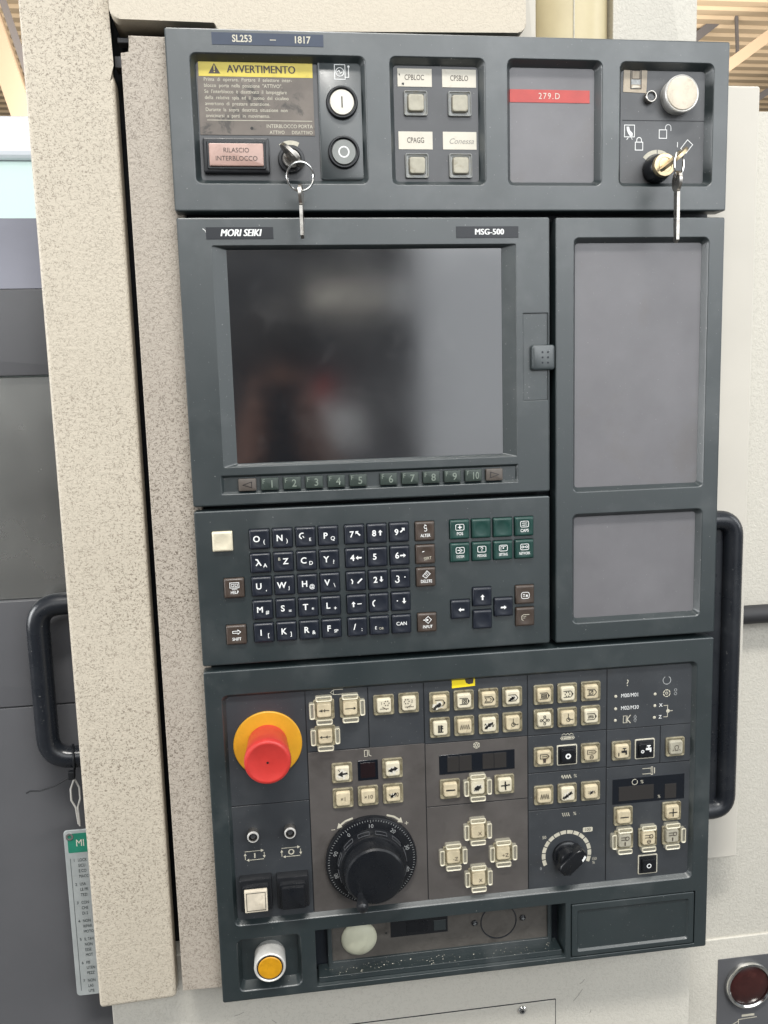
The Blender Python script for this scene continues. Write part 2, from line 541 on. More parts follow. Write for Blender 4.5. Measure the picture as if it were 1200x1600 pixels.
# ---- printed marks: strokes are ('l', pts), ('a', cx, cy, r, a0, a1), ('f', pts), ('d', cx, cy, r)
def ink_bm(strokes, w):
    bm = bmesh.new()
    lift = 0.0
    for st in strokes:
        lift += 0.025
        kind = st[0]
        if kind == 'f':
            bm.faces.new([bm.verts.new((x, y, lift)) for x, y in st[1]])
            continue
        if kind == 'd':
            bm.faces.new([bm.verts.new((x, y, lift)) for x, y in circ(st[3], 20, st[1], st[2])])
            continue
        closed = False
        if kind == 'a':
            _, cx, cy, r, a0, a1 = st
            n = max(6, int(abs(a1 - a0) / 12))
            closed = abs(a1 - a0) >= 359.9
            pts = [(cx + r * math.cos(math.radians(a0 + (a1 - a0) * k / n)), cy + r * math.sin(math.radians(a0 + (a1 - a0) * k / n)))
                   for k in range(n if closed else n + 1)]
        else:
            pts = list(st[1])
            if len(pts) > 2 and pts[0] == pts[-1]:
                closed = True
                pts = pts[:-1]
        ww = w * (st[2] if kind == 'l' and len(st) > 2 else 1.0) / 2
        m = len(pts)
        L, R = [], []
        for i in range(m):
            p = Vector(pts[i])
            if closed:
                a, b = Vector(pts[i - 1]), Vector(pts[(i + 1) % m])
            else:
                a, b = Vector(pts[max(i - 1, 0)]), Vector(pts[min(i + 1, m - 1)])
            d1 = (p - a).normalized() if (p - a).length > 1e-9 else (b - p).normalized()
            d2 = (b - p).normalized() if (b - p).length > 1e-9 else d1
            n1, n2 = Vector((-d1.y, d1.x)), Vector((-d2.y, d2.x))
            mm = n1 + n2
            mm = mm.normalized() if mm.length > 1e-6 else n1
            k = ww / max(0.4, mm.dot(n1))
            if not closed and i == 0:
                p = p - d2 * ww * 0.6
            if not closed and i == m - 1:
                p = p + d1 * ww * 0.6
            L.append(bm.verts.new((p.x + mm.x * k, p.y + mm.y * k, lift)))
            R.append(bm.verts.new((p.x - mm.x * k, p.y - mm.y * k, lift)))
        for i in range(m if closed else m - 1):
            j = (i + 1) % m
            bm.faces.new((R[i], R[j], L[j], L[i]))
    bm.normal_update()
    for f in bm.faces:
        if f.normal.z < 0:
            f.normal_flip()
    return bm


def ink(strokes, w, material, parent, pos, name='symbol'):
    return link(name, ink_bm(strokes, w), material, parent, pos)


def blot(rad, seed, stretch=1.0, ang=0.0, n=22):
    r_ = random.Random(seed)
    out = []
    for k in range(n):
        a = 2 * math.pi * k / n
        q = rad * (0.55 + 0.75 * r_.random())
        x, y = q * math.cos(a) * stretch, q * math.sin(a)
        out.append((x * math.cos(ang) - y * math.sin(ang), x * math.sin(ang) + y * math.cos(ang)))
    return out


TEXTS = []


def text(body, size, material, parent, pos, bold=0.0, shear=0.0, align='CENTER', sx=1.0, rot=0.0, name='lettering', spacing=1.0, lead=1.0):
    cu = bpy.data.curves.new('t', 'FONT')
    cu.body = body
    cu.size = size
    cu.align_x = align
    cu.align_y = 'CENTER'
    thick = bold * size if 'M' in body else 0.0
    cu.offset = 0.0 if thick else bold * size
    cu.shear = shear
    cu.space_character = spacing
    cu.space_line = lead
    cu.resolution_u = 3
    o = bpy.data.objects.new('t', cu)
    COL.objects.link(o)
    TEXTS.append((o, material, parent, pos, sx, rot, name, thick))


def flush_text():
    bpy.context.view_layer.update()
    dg = bpy.context.evaluated_depsgraph_get()
    for o, material, parent, pos, sx, rot, name, thick in TEXTS:
        me = bpy.data.meshes.new_from_object(o.evaluated_get(dg))
        me.materials.clear()
        if thick:                                   # heavier letters: three copies side by side, each a hair higher
            b3 = bmesh.new()
            for q in (-1, 0, 1):
                k0 = len(b3.verts)
                b3.from_mesh(me)
                b3.verts.ensure_lookup_table()
                for v in b3.verts[k0:]:
                    v.co.x += q * thick
                    v.co.z = 0.02 * q
            b3.to_mesh(me)
            b3.free()
        c, s = math.cos(rot), math.sin(rot)
        for v in me.vertices:
            x, y = v.co.x * sx, v.co.y
            v.co = ((x * c - y * s) * S, -v.co.z * S, (x * s + y * c) * S)
        if len(me.polygons) and me.polygons[0].normal.y > 0:
            me.flip_normals()
        link(name, me, material, parent, pos)
    for t in TEXTS:
        cu = t[0].data
        bpy.data.objects.remove(t[0])
        bpy.data.curves.remove(cu)


MESH = {}


def shared(key, fn):
    if key not in MESH:
        MESH[key] = finish(fn())
    return MESH[key]


def shared_link(key, fn, name, material, parent, pos, label=None):
    return link(name, shared((key, material), fn), material, parent, pos, label)


# ================================================================== THE CONTROL PANEL
panel = thing('control_panel', 'dark grey machine control panel with blank screen, keypads and red stop button', 'control panel', (210, 746, 0))

# carrier behind all modules, dark in the joints
bm = bmesh.new()
loft(bm, [(rr(416, 742, 2), -48), (rr(416, 742, 2), -25)], cap0=True)
link('carrier', bm, 'panel_dark', panel, (210, 373, 0))


def bezel(name, box, holes, **k):
    bm, (cu, cv) = plate_bm(*box, holes, **k)
    return link(name, bm, 'panel', panel, (cu, cv, 0))


# ---------------------------------------------------------------- module 1: switches
RA, RB, RC, RD = (15.7, 16, 140.8, 104.8), (157.5, 15.5, 229.2, 105.3), (245.2, 15.2, 319.3, 105.5), (332.2, 15.5, 408.1, 105.8)
sw = bezel('switch_bezel', (0, 0, 420, 123.6), [(*r_, 5, 4.2, 7) for r_ in (RA, RB, RC, RD)])
for r_, m_ in ((RA, 'film_switch'), (RB, 'film_switch'), (RC, 'film_blank'), (RD, 'film_switch')):
    sheet('recess_floor', r_[0] + 1, r_[1] + 1, r_[2] - 1, r_[3] - 1, -6.9, m_, panel, thick=1.2)

# name tape
sheet('name_tape', 32.3, 2.6, 110.8, 10.8, 0.25, 'tape_blue', panel, thick=0.2, r=0.2)
text('SL253', 6.6, 'cream_ink', panel, (53.5, 6.7, 0.34), bold=0.02, sx=0.88)
text('\u2013', 6.6, 'cream_ink', panel, (75, 6.7, 0.34), bold=0.01, sx=1.2)
text('1817', 6.6, 'cream_ink', panel, (95.5, 6.7, 0.34), bold=0.02, sx=0.92)

# warning label
d7 = 6.7
wl = bsheet('warning_label', 21.0, 20.8, 102.2, 71.2, d7 - 0.15, 'label_grey', panel, thick=0.3, r=0.4)
bsheet('label_header', 22.0, 22.0, 102.2, 31.8, d7 - 0.3, 'label_yellow', wl, thick=0.15, r=0.2)


def bpos(u, v, d):
    a = back(u, v, d)
    return (a[0], a[1], -d)


ink([('f', [(-4.2, -3.2), (4.2, -3.2), (0, 3.9)])], 0.5, 'brown_ink', wl, bpos(33.0, 26.8, d7 - 0.34), name='warning_triangle')
ink([('l', [(0, 1.9), (0, -0.6)]), ('d', 0, -1.9, 0.45)], 0.8, 'label_yellow', wl, bpos(33.0, 26.8, d7 - 0.42), name='exclamation_mark')
text('AVVERTIMENTO', 7.4, 'brown_ink', wl, bpos(66.0, 26.9, d7 - 0.38), bold=0.03, sx=0.90)
WL = ['Prima  di  operare.  Portare  il  selettore  inter-', 'blocco  porta  nella  posizione  "ATTIVO".', "Se  l'interblocco  \u00e8  disattivato  il  lampeggiare",
      'della  relativa  spia  ed  il  suono  del  cicalino', 'avvertono  di  prestare  attenzione.', 'Durante  la  sopra  descritta  situazione  non', 'avvicinarsi  a  parti  in  movimento.']
for i, s_ in enumerate(WL):
    text(s_, 3.5, 'cream_ink', wl, bpos(25.2 + i * 0.05, 33.9 + i * 4.05, d7 - 0.2), align='LEFT', sx=[0.93, 0.92, 0.90, 0.93, 0.92, 0.92, 0.92][i])
ink([('l', [(-37.5, 0), (37.5, 0)])], 0.4, 'cream_ink', wl, bpos(63.5, 61.2, d7 - 0.2), name='rule')
text('INTERBLOCCO PORTA', 3.6, 'cream_ink', wl, bpos(84.3, 65.0, d7 - 0.2), sx=0.9)
text('ATTIVO', 3.4, 'cream_ink', wl, bpos(75.3, 69.2, d7 - 0.2), sx=0.9)
text('DISATTIVO', 3.4, 'cream_ink', wl, bpos(93.2, 69.2, d7 - 0.2), sx=0.9)
ink([('d', 0, 0, 1.1)], 0.5, 'black_ink', wl, bpos(57.4, 66.5, d7 - 0.2), name='hole')

# interlock release lamp
a = bpos(45.7, 86.2, 6.9)
fr = shared_link('relbezel', lambda: box_bm(47, 24, 4.5, 1.0, 1.2), 'lamp_frame', 'black', panel, a)
bm = bmesh.new()
loft(bm, [(rr(42, 19.5, 0.8), 0), (rr(41, 18.5, 0.8), 1.2)], cap0=True)
link('lamp_well', bm, 'gloss_black', fr, (a[0], a[1], a[2] + 4.45))
link('lens', box_bm(38.5, 15.6, 3.0, 0.8, 0.8), 'pink', fr, (a[0], a[1] + 0.2, a[2] + 4.6))
text('RILASCIO', 4.6, 'brown_ink', fr, (a[0], a[1] - 2.6, a[2] + 7.75), sx=0.95)
text('INTERBLOCCO', 4.6, 'brown_ink', fr, (a[0], a[1] + 3.0, a[2] + 7.75), sx=0.95)


def arc_seg(r0, r1, a0, a1, n=10):
    o_ = [(r1 * math.cos(math.radians(a0 + (a1 - a0) * k / n)), r1 * math.sin(math.radians(a0 + (a1 - a0) * k / n))) for k in range(n + 1)]
    i_ = [(r0 * math.cos(math.radians(a0 + (a1 - a0) * k / n)), r0 * math.sin(math.radians(a0 + (a1 - a0) * k / n))) for k in range(n + 1)]
    return o_ + i_[::-1]


def quad_arc_bm(segs, n=10):
    bm = bmesh.new()
    for r0, r1, a0, a1 in segs:
        for k in range(n):
            b0, b1 = math.radians(a0 + (a1 - a0) * k / n), math.radians(a0 + (a1 - a0) * (k + 1) / n)
            bm.faces.new([bm.verts.new((r_ * math.cos(b_), r_ * math.sin(b_), 0)) for r_, b_ in ((r0, b0), (r1, b0), (r1, b1), (r0, b1))])
    bm.normal_update()
    for f in bm.faces:
        if f.normal.z < 0:
            f.normal_flip()
    bmesh.ops.remove_doubles(bm, verts=bm.verts, dist=1e-4)
    return bm


# key switch of the interlock
a = bpos(84.5, 88.0, 6.9)
ks = link('key_switch', disc_bm([(9.6, 0), (9.6, 2.6), (9.2, 3.2), (7.4, 3.4), (7.0, 2.6)], 36), 'black', panel, a)
link('lock_barrel', disc_bm([(6.4, 0), (6.4, 3.2), (6.0, 3.7)], 30), 'steel', ks, (a[0], a[1], a[2] + 1.5))
link('switch_scale', quad_arc_bm([(10.6, 13.6, 62, 128)]), 'cream_ink', panel, (a[0], a[1], a[2] + 0.15))

# raised sub-plate with power buttons
A0, A1 = back(105.6, 19.5, 6.5), back(138.6, 101.8, 6.5)
bm = bmesh.new()
loft(bm, [(rr(A1[0] - A0[0], A1[1] - A0[1], 2), -1.5), (rr(A1[0] - A0[0], A1[1] - A0[1], 2), 0.6), (rr(A1[0] - A0[0] - 1, A1[1] - A0[1] - 1, 2), 1.0)], cap0=True)
link('power_plate', bm, 'panel', panel, ((A0[0] + A1[0]) / 2, (A0[1] + A1[1]) / 2, -6.5))
for uu, vv, lens_, mark in ((122.6, 48.0, 'white_lens', 'I'), (122.8, 82.3, 'grey_lens', 'O')):
    a = bpos(uu, vv, 4.5)
    pb = link('power_button', ring_bm([(11.6, -1), (11.6, 1.5), (10.8, 2.8), (10.0, 2.8), (9.6, 1.2), (9.6, -1)]), 'black', panel, (a[0], a[1], -5.5))
    link('cap', disc_bm([(9.0, -1), (9.0, 1.2), (8.5, 2.0)], 36), lens_, pb, (a[0], a[1], -5.5))
    if mark == 'I':
        ink([('l', [(0, 3.6), (0, -3.6)])], 0.9, 'black_ink', pb, (a[0], a[1], -3.4))
    else:
        ink([('a', 0, 0, 3.6, 0, 360)], 1.0, 'white_ink', pb, (a[0], a[1], -3.4))
a = bpos(121.8, 27.3, 5.4)
ink([('l', [(-3.8, -5), (3.8, -5), (3.8, 5), (-3.8, 5), (-3.8, -5)]), ('a', 0, 0, 2.9, 0, 360), ('l', [(-1.8, 0.2), (-0.5, 1), (0.4, -1), (1.9, 0)]),
     ('l', [(3.8, -3.6), (6.4, -3.6), (6.4, 3)]), ('d', 6.4, 3.7, 0.8)], 0.5, 'white_ink', panel, a)

# recess B : four labelled keys
def frame_key(uu, vv, d, cap, rim, key_name='key', w=17.6, cw=12.2, ch=2.6):
    a = bpos(uu, vv, d)
    k = shared_link(('frame', w), lambda: _frame_bm(w, cw), key_name, rim, panel, a)
    c = shared_link(('cap', cw, ch), lambda: _cap_bm(cw, ch), 'cap', cap, k, (a[0], a[1], a[2] + 0.5))
    return k, (a[0], a[1], a[2] + 0.5 + ch + 0.08)


def _frame_bm(w, cw):
    bm = bmesh.new()
    loft(bm, [(rr(w, w, 1.4, 4), -0.3), (rr(w, w, 1.4, 4), 1.3), (rr(w - 0.5, w - 0.5, 1.3, 4), 1.7), (rr(w - 1.3, w - 1.3, 1.2, 4), 1.7),
              (rr(w - 2.2, w - 2.2, 1.0, 4), 0.9), (rr(cw + 0.6, cw + 0.6, 1.0, 4), 0.7), (rr(cw + 0.2, cw + 0.2, 1.0, 4), 0.2)], cap0=True)
    return bm


def _cap_bm(cw, ch):
    bm = bmesh.new()
    loft(bm, [(rr(cw, cw, 1.6, 4), -0.4), (rr(cw - 0.5, cw - 0.5, 1.7, 4), ch * 0.7), (rr(cw - 1.1, cw - 1.1, 1.7, 4), ch * 0.94), (rr(cw - 2.0, cw - 2.0, 1.6, 4), ch),
              (rr(cw - 3.4, cw - 3.4, 1.5, 4), ch - 0.08)], cap0=True)
    return bm


for (uu, vv, s_, lu, lv) in ((176.5, 48.1, 'CPBLOC', 176.3, 30.2), (209.3, 48.1, 'CPSBLO', 209.3, 30.2), (176.5, 91.7, 'CPAGG', 176.0, 73.7), (209.3, 91.6, 'Conessa', 209.1, 73.6)):
    frame_key(uu, vv, 6.8, 'grey_cap', 'clear_rim')
    a = bpos(lu, lv, 6.7)
    pl = sheet('paper_label', a[0] - 12.8, a[1] - 6.3, a[0] + 12.8, a[1] + 6.3, -6.6, 'paper', panel, thick=0.25, r=0.15)
    if s_ == 'Conessa':
        text('Conessa', 5.6, 'pencil', pl, (a[0] + 1, a[1] + 0.5, -6.52), shear=0.35, sx=1.0, name='handwriting')
    else:
        text(s_, 5.4, 'brown_ink', pl, (a[0] + (0 if s_ != 'CPBLOC' else -0.3), a[1], -6.52), sx=0.72, bold=0.006)
    if s_ == 'CPBLOC':
        ink([('f', blot(0.9, 3)), ('f', [(x - 2.6, y + 6.4) for x, y in blot(0.6, 4)])], 0.3, 'black_ink', pl, (a[0] - 8.8, a[1] + 4.3, -6.5), name='stain')

# recess C : red tape
a, b = back(247.4, 36.9, 6.7), back(309.0, 46.0, 6.7)
tp = sheet('red_tape', a[0], a[1], b[0], b[1], -6.6, 'tape_red', panel, thick=0.3, r=0.2)
text('279.D', 6.2, 'paper', tp, ((a[0] + b[0]) / 2 - 0.6, (a[1] + b[1]) / 2 + 0.1, -6.5), bold=0.0, spacing=1.25, sx=0.92)

# recess D : lamp, button, lock
a = back(344.7, 28.3, 6.7)
bm = bmesh.new()
loft(bm, [(rr(18.6, 19, 0.3, 2), -0.25), (rr(18.6, 19, 0.3, 2), 0)], cap0=True)
bmesh.ops.rotate(bm, cent=(0, 0, 0), matrix=Matrix.Rotation(math.radians(-2), 3, 'Z'), verts=bm.verts)
st_ = link('door_sticker', bm, 'sticker', panel, (a[0], a[1], -6.6))
ink([('l', [(-3.6, -6.8), (4.6, -6.8), (4.6, 7.2), (-3.6, 7.2), (-3.6, -6.8)]), ('l', [(-2.6, 0.2), (3.6, 0.2), (3.6, 6.2), (-2.6, 6.2), (-2.6, 0.2)], 0.6)], 0.7, 'black_ink', st_, (a[0], a[1], -6.5))
ink([('f', [(-3.4, -3.8), (4.4, -3.8), (4.4, -0.2), (-3.4, -0.2)])], 0.7, 'dim_ink', st_, (a[0], a[1], -6.5), name='symbol_shade')
ink([('f', [(-3.0, -6.6), (4.0, -5.6), (2.4, -4.6), (-2.0, -4.4)])], 0.7, 'paper', st_, (a[0], a[1], -6.44), name='scratch')
a = back(356.9, 40.6, 4)
ld = link('indicator_lamp', ring_bm([(4.4, -3), (4.4, 1.4), (4.0, 2.0), (3.5, 2.0), (3.1, 0.6), (3.1, -3)], 30), 'steel', panel, (a[0], a[1], -4))
link('lens', disc_bm([(3.1, -3), (3.1, 0.6), (1.8, 0.2), (0.6, 0.5)], 24), 'lens_hole', ld, (a[0], a[1], -4))
pb = link('lamp_button', disc_bm([(13.2, -7), (13.2, -1.0), (13.7, 0.6), (13.6, 1.8), (13.0, 2.5), (12.3, 2.2)], 48), 'satin_alu', panel, (381.2, 38.4, 0))
link('cap', disc_bm([(12.1, 1), (12.1, 2.4), (11.6, 3.0), (8.5, 3.2)], 44), 'dirty_lens', pb, (381.2, 38.4, 0))
a, b = back(333.5, 57.6, 6.7), back(406, 57.6, 6.7)
ink([('l', [(-35, 0), (35, 0)])], 0.45, 'line', panel, ((a[0] + b[0]) / 2, a[1], -6.75), name='score_line')
a = bpos(340.6, 65.6, 6.75)
ink([('l', [(-4, -4), (4, -4), (4, 4.6), (-4, 4.6), (-4, -4)])], 0.55, 'white_ink', panel, a)
ink([('f', [(-2.4, 3.4), (-0.4, 3.4), (0.2, 0.8), (2.6, -1.4), (2.4, -3.4), (0.4, -3.6), (-1.2, -1.4), (-2.2, 1.0)]), ('l', [(-1, -4.6), (-2.2, -6.0)]), ('l', [(1.5, -4.6), (2.2, -5.9)])], 0.5, 'white_ink', panel, (a[0], a[1], a[2] + 0.06))
a = bpos(348.3, 74.7, 6.75)
ink([('l', [(-3, -4.4), (3, -4.4), (3, 1.4), (-3, 1.4), (-3, -4.4)]), ('l', [(-1.9, 1.6), (-1.9, 3.0)]), ('a', 0, 2.9, 1.9, 0, 180), ('l', [(1.9, 1.6), (1.9, 3.0)])], 0.6, 'white_ink', panel, a)
a = bpos(368.3, 65.8, 6.75)
ink([('l', [(-4, -4.6), (2, -4.6), (2, 1.6), (-4, 1.6), (-4, -4.6)]), ('l', [(1.0, 1.8), (1.0, 3.4)]), ('a', 3.2, 3.3, 2.2, 0, 180), ('l', [(5.4, 3.2), (5.4, 1.0)])], 0.6, 'white_ink', panel, a)
a = bpos(386.7, 76.2, 6.75)
c30 = math.radians(50)
box_ = [(x * math.cos(c30) - y * math.sin(c30), x * math.sin(c30) + y * math.cos(c30)) for x, y in ((-4.2, -2.8), (4.2, -2.8), (4.2, 2.8), (-4.2, 2.8), (-4.2, -2.8))]
ink([('l', box_), ('l', [(-7.6, -0.5), (-7.6, 3)])], 0.55, 'white_ink', panel, a)
LKU, LKV = 364.6, 92.0
link('switch_scale', quad_arc_bm([(11.6, 14.6, 91.5, 142), (11.6, 14.6, 38, 88.5)]), 'cream_ink', panel, (LKU + 1.5, LKV - 0.5, -6.75))
lk = link('key_switch', disc_bm([(10.4, -7), (10.4, -2), (9.6, 2.0), (8.9, 5.4), (8.4, 6.0)], 40), 'gloss_black', panel, (LKU, LKV, 0))
link('lock_barrel', disc_bm([(8.3, 5), (8.5, 9.4), (8.1, 10.2), (5.6, 10.3), (5.4, 9.7), (4.6, 9.7), (4.5, 10.2)], 40), 'brass', lk, (LKU, LKV, 0))

# ---------------------------------------------------------------- module 2: monitor
mon = bezel('monitor_bezel', (0.6, 128.0, 277.8, 337.4), [(24.6, 147.4, 251.4, 308.8, 1.2, 0.0, 7), (22.0, 314.6, 252.2, 329.2, 0.8, 2.0, 2.4), (256.4, 198.9, 276.4, 265.8, 0.4, 0.0, 3.0)])
# sloping frame round the glass
bm = bmesh.new()
f0, f1 = rr(226.6, 161.2, 1.0), rr(206.6, 156.6, 0.8)
loft(bm, [(f0, -0.5), (f1, -4.6), (f1, -7)], cap1=False)
for f in bm.faces:
    f.normal_flip()
link('screen_frame', bm, 'panel', panel, (138.0, 228.1, 0))
scr = sheet('screen', 31.5, 148.2, 242.5, 308.6, -5.0, 'screen', panel, thick=3.0, r=0.5)
# shallow side ramps either side of the screen (moulded dish)
for du, wd in ((26.0, 4.4), (248.0, 4.4)):
    pass
for (x0, x1, s_) in ((20.9, 69.3, 'MORI SEIKI'), (205.2, 253.3, 'MSG-500')):
    sheet('nameplate', x0, 134.7, x1, 143.1, 0.35, 'tape_black', panel, thick=0.3, r=0.2)
    if s_ == 'MSG-500':
        text(s_, 6.0, 'white_ink', panel, ((x0 + x1) / 2 + 1.5, 138.9, 0.45), bold=0.045, sx=0.95, spacing=1.05)
    else:
        text(s_, 7.0, 'white_ink', panel, ((x0 + x1) / 2 + 0.6, 138.9, 0.45), bold=0.045, sx=0.86, shear=0.25)
ink([('l', [(-1.2, 1.2), (0.4, 0), (1.0, -1.6)])], 0.5, 'white_ink', panel, (20.2, 137.0, 0.2), name='chip')

# function keys
sheet('groove_floor', 22.5, 315, 251.8, 328.8, -2.3, 'panel', panel, thick=1)
fx = [41.5 + 16.8 * i for i in range(6)] + [149.2 + 16.7 * i for i in range(6)]
fl = ['<', '1', '2', '3', '4', '5', '6', '7', '8', '9', '10', '>']
for x, s_ in zip(fx, fl):
    br = s_ in '<>'
    k = shared_link('fnkey', lambda: box_bm(13.4, 9.2, 3.0, 0.7, 0.9), 'key', 'key_fn_brown' if br else 'key_fn', panel, (x, 322.3, -2.3))
    if br:
        q = -1 if s_ == '<' else 1
        ink([('l', [(-3.2 * q, 2.2), (3.4 * q, 0), (-3.2 * q, -2.2), (-3.2 * q, 2.2)])], 0.45, 'black', k, (x, 322.3, 0.76))
    else:
        text(s_, 8.0, 'fn_ink', k, (x + (1.6 if len(s_) == 1 else 1.4), 322.6, 0.76), bold=0.01, sx=0.95 if len(s_) == 1 else 0.75, name='legend')
        text('F', 4.8, 'fn_ink', k, (x - 4.6, 320.4, 0.76), name='legend')

# release latch
sheet('latch_plate', 256.8, 199.3, 276.0, 265.4, -0.9, 'panel', panel, thick=2.0, r=0.3)
bm = bmesh.new()
loft(bm, [(rr(18.5, 19.4, 2.2), -1), (rr(18.5, 19.4, 2.2), 1.6), (rr(17.5, 18.4, 2.2), 2.6), (rr(15.5, 16.4, 2.0), 3.0)], cap0=True)
lt = link('latch', bm, 'panel', panel, (271.8, 232.9, 0))
ink([('d', x, y, 0.75) for x in (-0.8, 3.6) for y in (-4, 0, 4)], 0.5, 'panel_dark', lt, (271.8, 232.9, 3.05), name='grip_dots')

# ---------------------------------------------------------------- module 3: blank windows
W1, W2 = (296.6, 143.0, 407.2, 339.6), (296.2, 356.6, 406.9, 447.2)
bezel('blank_bezel', (282.4, 128.4, 419.6, 461.8), [(*W1, 4.5, 3.6, 6), (*W2, 4.5, 3.6, 6)])
for r_ in (W1, W2):
    sheet('blank_window', r_[0] + 1, r_[1] + 1, r_[2] - 1, r_[3] - 1, -5.9, 'film_blank', panel, thick=1.2)

# ---------------------------------------------------------------- module 4: keyboard
KX = [48.5, 65.9, 83.4, 100.8, 121.0, 138.4, 155.9]
KY = [364.0, 382.4, 400.7, 419.0, 437.2]
AC = {
    'ul': [('l', [(1.6, -1.6), (-0.4, 0.4)]), ('f', [(-1.6, 1.6), (-1.6, -0.9), (0.9, 1.6)])],
    'u': [('l', [(0, -2.0), (0, 0.4)]), ('f', [(0, 2.1), (-1.7, 0.2), (1.7, 0.2)])],
    'ur': [('l', [(-1.6, -1.6), (0.4, 0.4)]), ('f', [(1.6, 1.6), (-0.9, 1.6), (1.6, -0.9)])],
    'l': [('l', [(2.2, 0), (-0.2, 0)]), ('f', [(-2.1, 0), (-0.2, 1.7), (-0.2, -1.7)])],
    'r': [('l', [(-2.2, 0), (0.2, 0)]), ('f', [(2.1, 0), (0.2, 1.7), (0.2, -1.7)])],
    'd': [('l', [(0, 2.0), (0, -0.4)]), ('f', [(0, -2.1), (-1.7, -0.2), (1.7, -0.2)])],
    'dl': [('l', [(1.8, 1.8), (-1.2, -1.2)])], 'dr': [('d', 0.5, 0.4, 0.5)],
}


def mdi_bm():
    bm = bmesh.new()
    w = 15.2
    n = 6
    loops = [(rr(w, w, 0.8, n), -6), (rr(w, w, 0.8, n), 1.5), (rr(w - 0.5, w - 0.5, 0.9, n), 2.2), (rr(w - 2.2, w - 2.2, 1.0, n), 2.9), (rr(w - 2.8, w - 2.8, 1.2, n), 2.95)]
    m = 4 * (n + 1)

    def cr(r):
        out = []
        for q in range(4):
            for k in range(n + 1):
                a_ = math.pi / 2 * (q + (k + 0.5) / (n + 1))
                out.append((r * math.cos(a_), r * math.sin(a_)))
        return out
    loops += [(cr(5.6), 2.93), (cr(5.0), 2.8), (cr(3.4), 2.62), (cr(1.4), 2.55)]
    loft(bm, loops, cap0=False)
    return bm


KEYS = []
rows = [[('O', '('), ('N', ')'), ('G', 'E'), ('P', 'Q'), ('7', '>ul'), ('8', '>u'), ('9', '>ur')],
        [('X', 'A'), ('Z', 'B'), ('C', 'D'), ('Y', '?'), ('4', '>l'), ('5', ''), ('6', '>r')],
        [('U', ','), ('W', 'J'), ('H', '@'), ('V', '\\'), ('1', '>dl'), ('2', '>d'), ('3', '>dr')],
        [('M', '#'), ('S', '='), ('T', '*'), ('L', '+'), ('-', '>u'), ('0', ''), ('.', '>d')],
        [('I', '['), ('K', ']'), ('R', '&'), ('F', 'SP'), ('/', ':'), ('EOB', ''), ('CAN', '')]]
for j, row in enumerate(rows):
    for i, (m_, s_) in enumerate(row):
        KEYS.append((KX[i], KY[j], 'key_black', m_, s_))
KEYS += [(20.8, 364.3, 'cream_white', '', ''), (27.7, 400.7, 'key_brown', 'HELP', 'w'), (27.5, 437.4, 'key_brown', 'SHIFT', 'w'),
         (176.2, 364.2, 'key_brown', 'ALTER', 'w'), (176.2, 382.4, 'key_brown', 'INSERT', 'w'), (176.2, 400.6, 'key_brown', 'DELETE', 'w'), (176.4, 437.3, 'key_brown', 'INPUT', 'w')]
for i, s_ in enumerate(('POS', '', '', 'CAPS')):
    KEYS.append((203.8 + 17.4 * i, 364.2, 'key_green', s_, 'w'))
for i, s_ in enumerate(('SYSTEM', 'MESSAGE', 'SETTING', 'NETWORK')):
    KEYS.append((203.8 + 17.4 * i, 382.5, 'key_green', s_, 'w'))
KEYS += [(203.7, 428.4, 'key_black', '', '>l'), (221.3, 419.2, 'key_black', '', '>u'), (221.4, 437.7, 'key_black', '', ''), (238.7, 428.6, 'key_black', '', '>r'),
         (256.3, 419.5, 'key_brown', 'PAGEUP', 'w'), (256.4, 437.7, 'key_brown', 'PAGEDN', 'w')]
bezel('keyboard_bezel', (0.6, 341.0, 277.6, 461.4), [(x - 8.0, y - 8.0, x + 8.0, y + 8.0, 1.0, 0.0, 4) for x, y, *_ in KEYS])
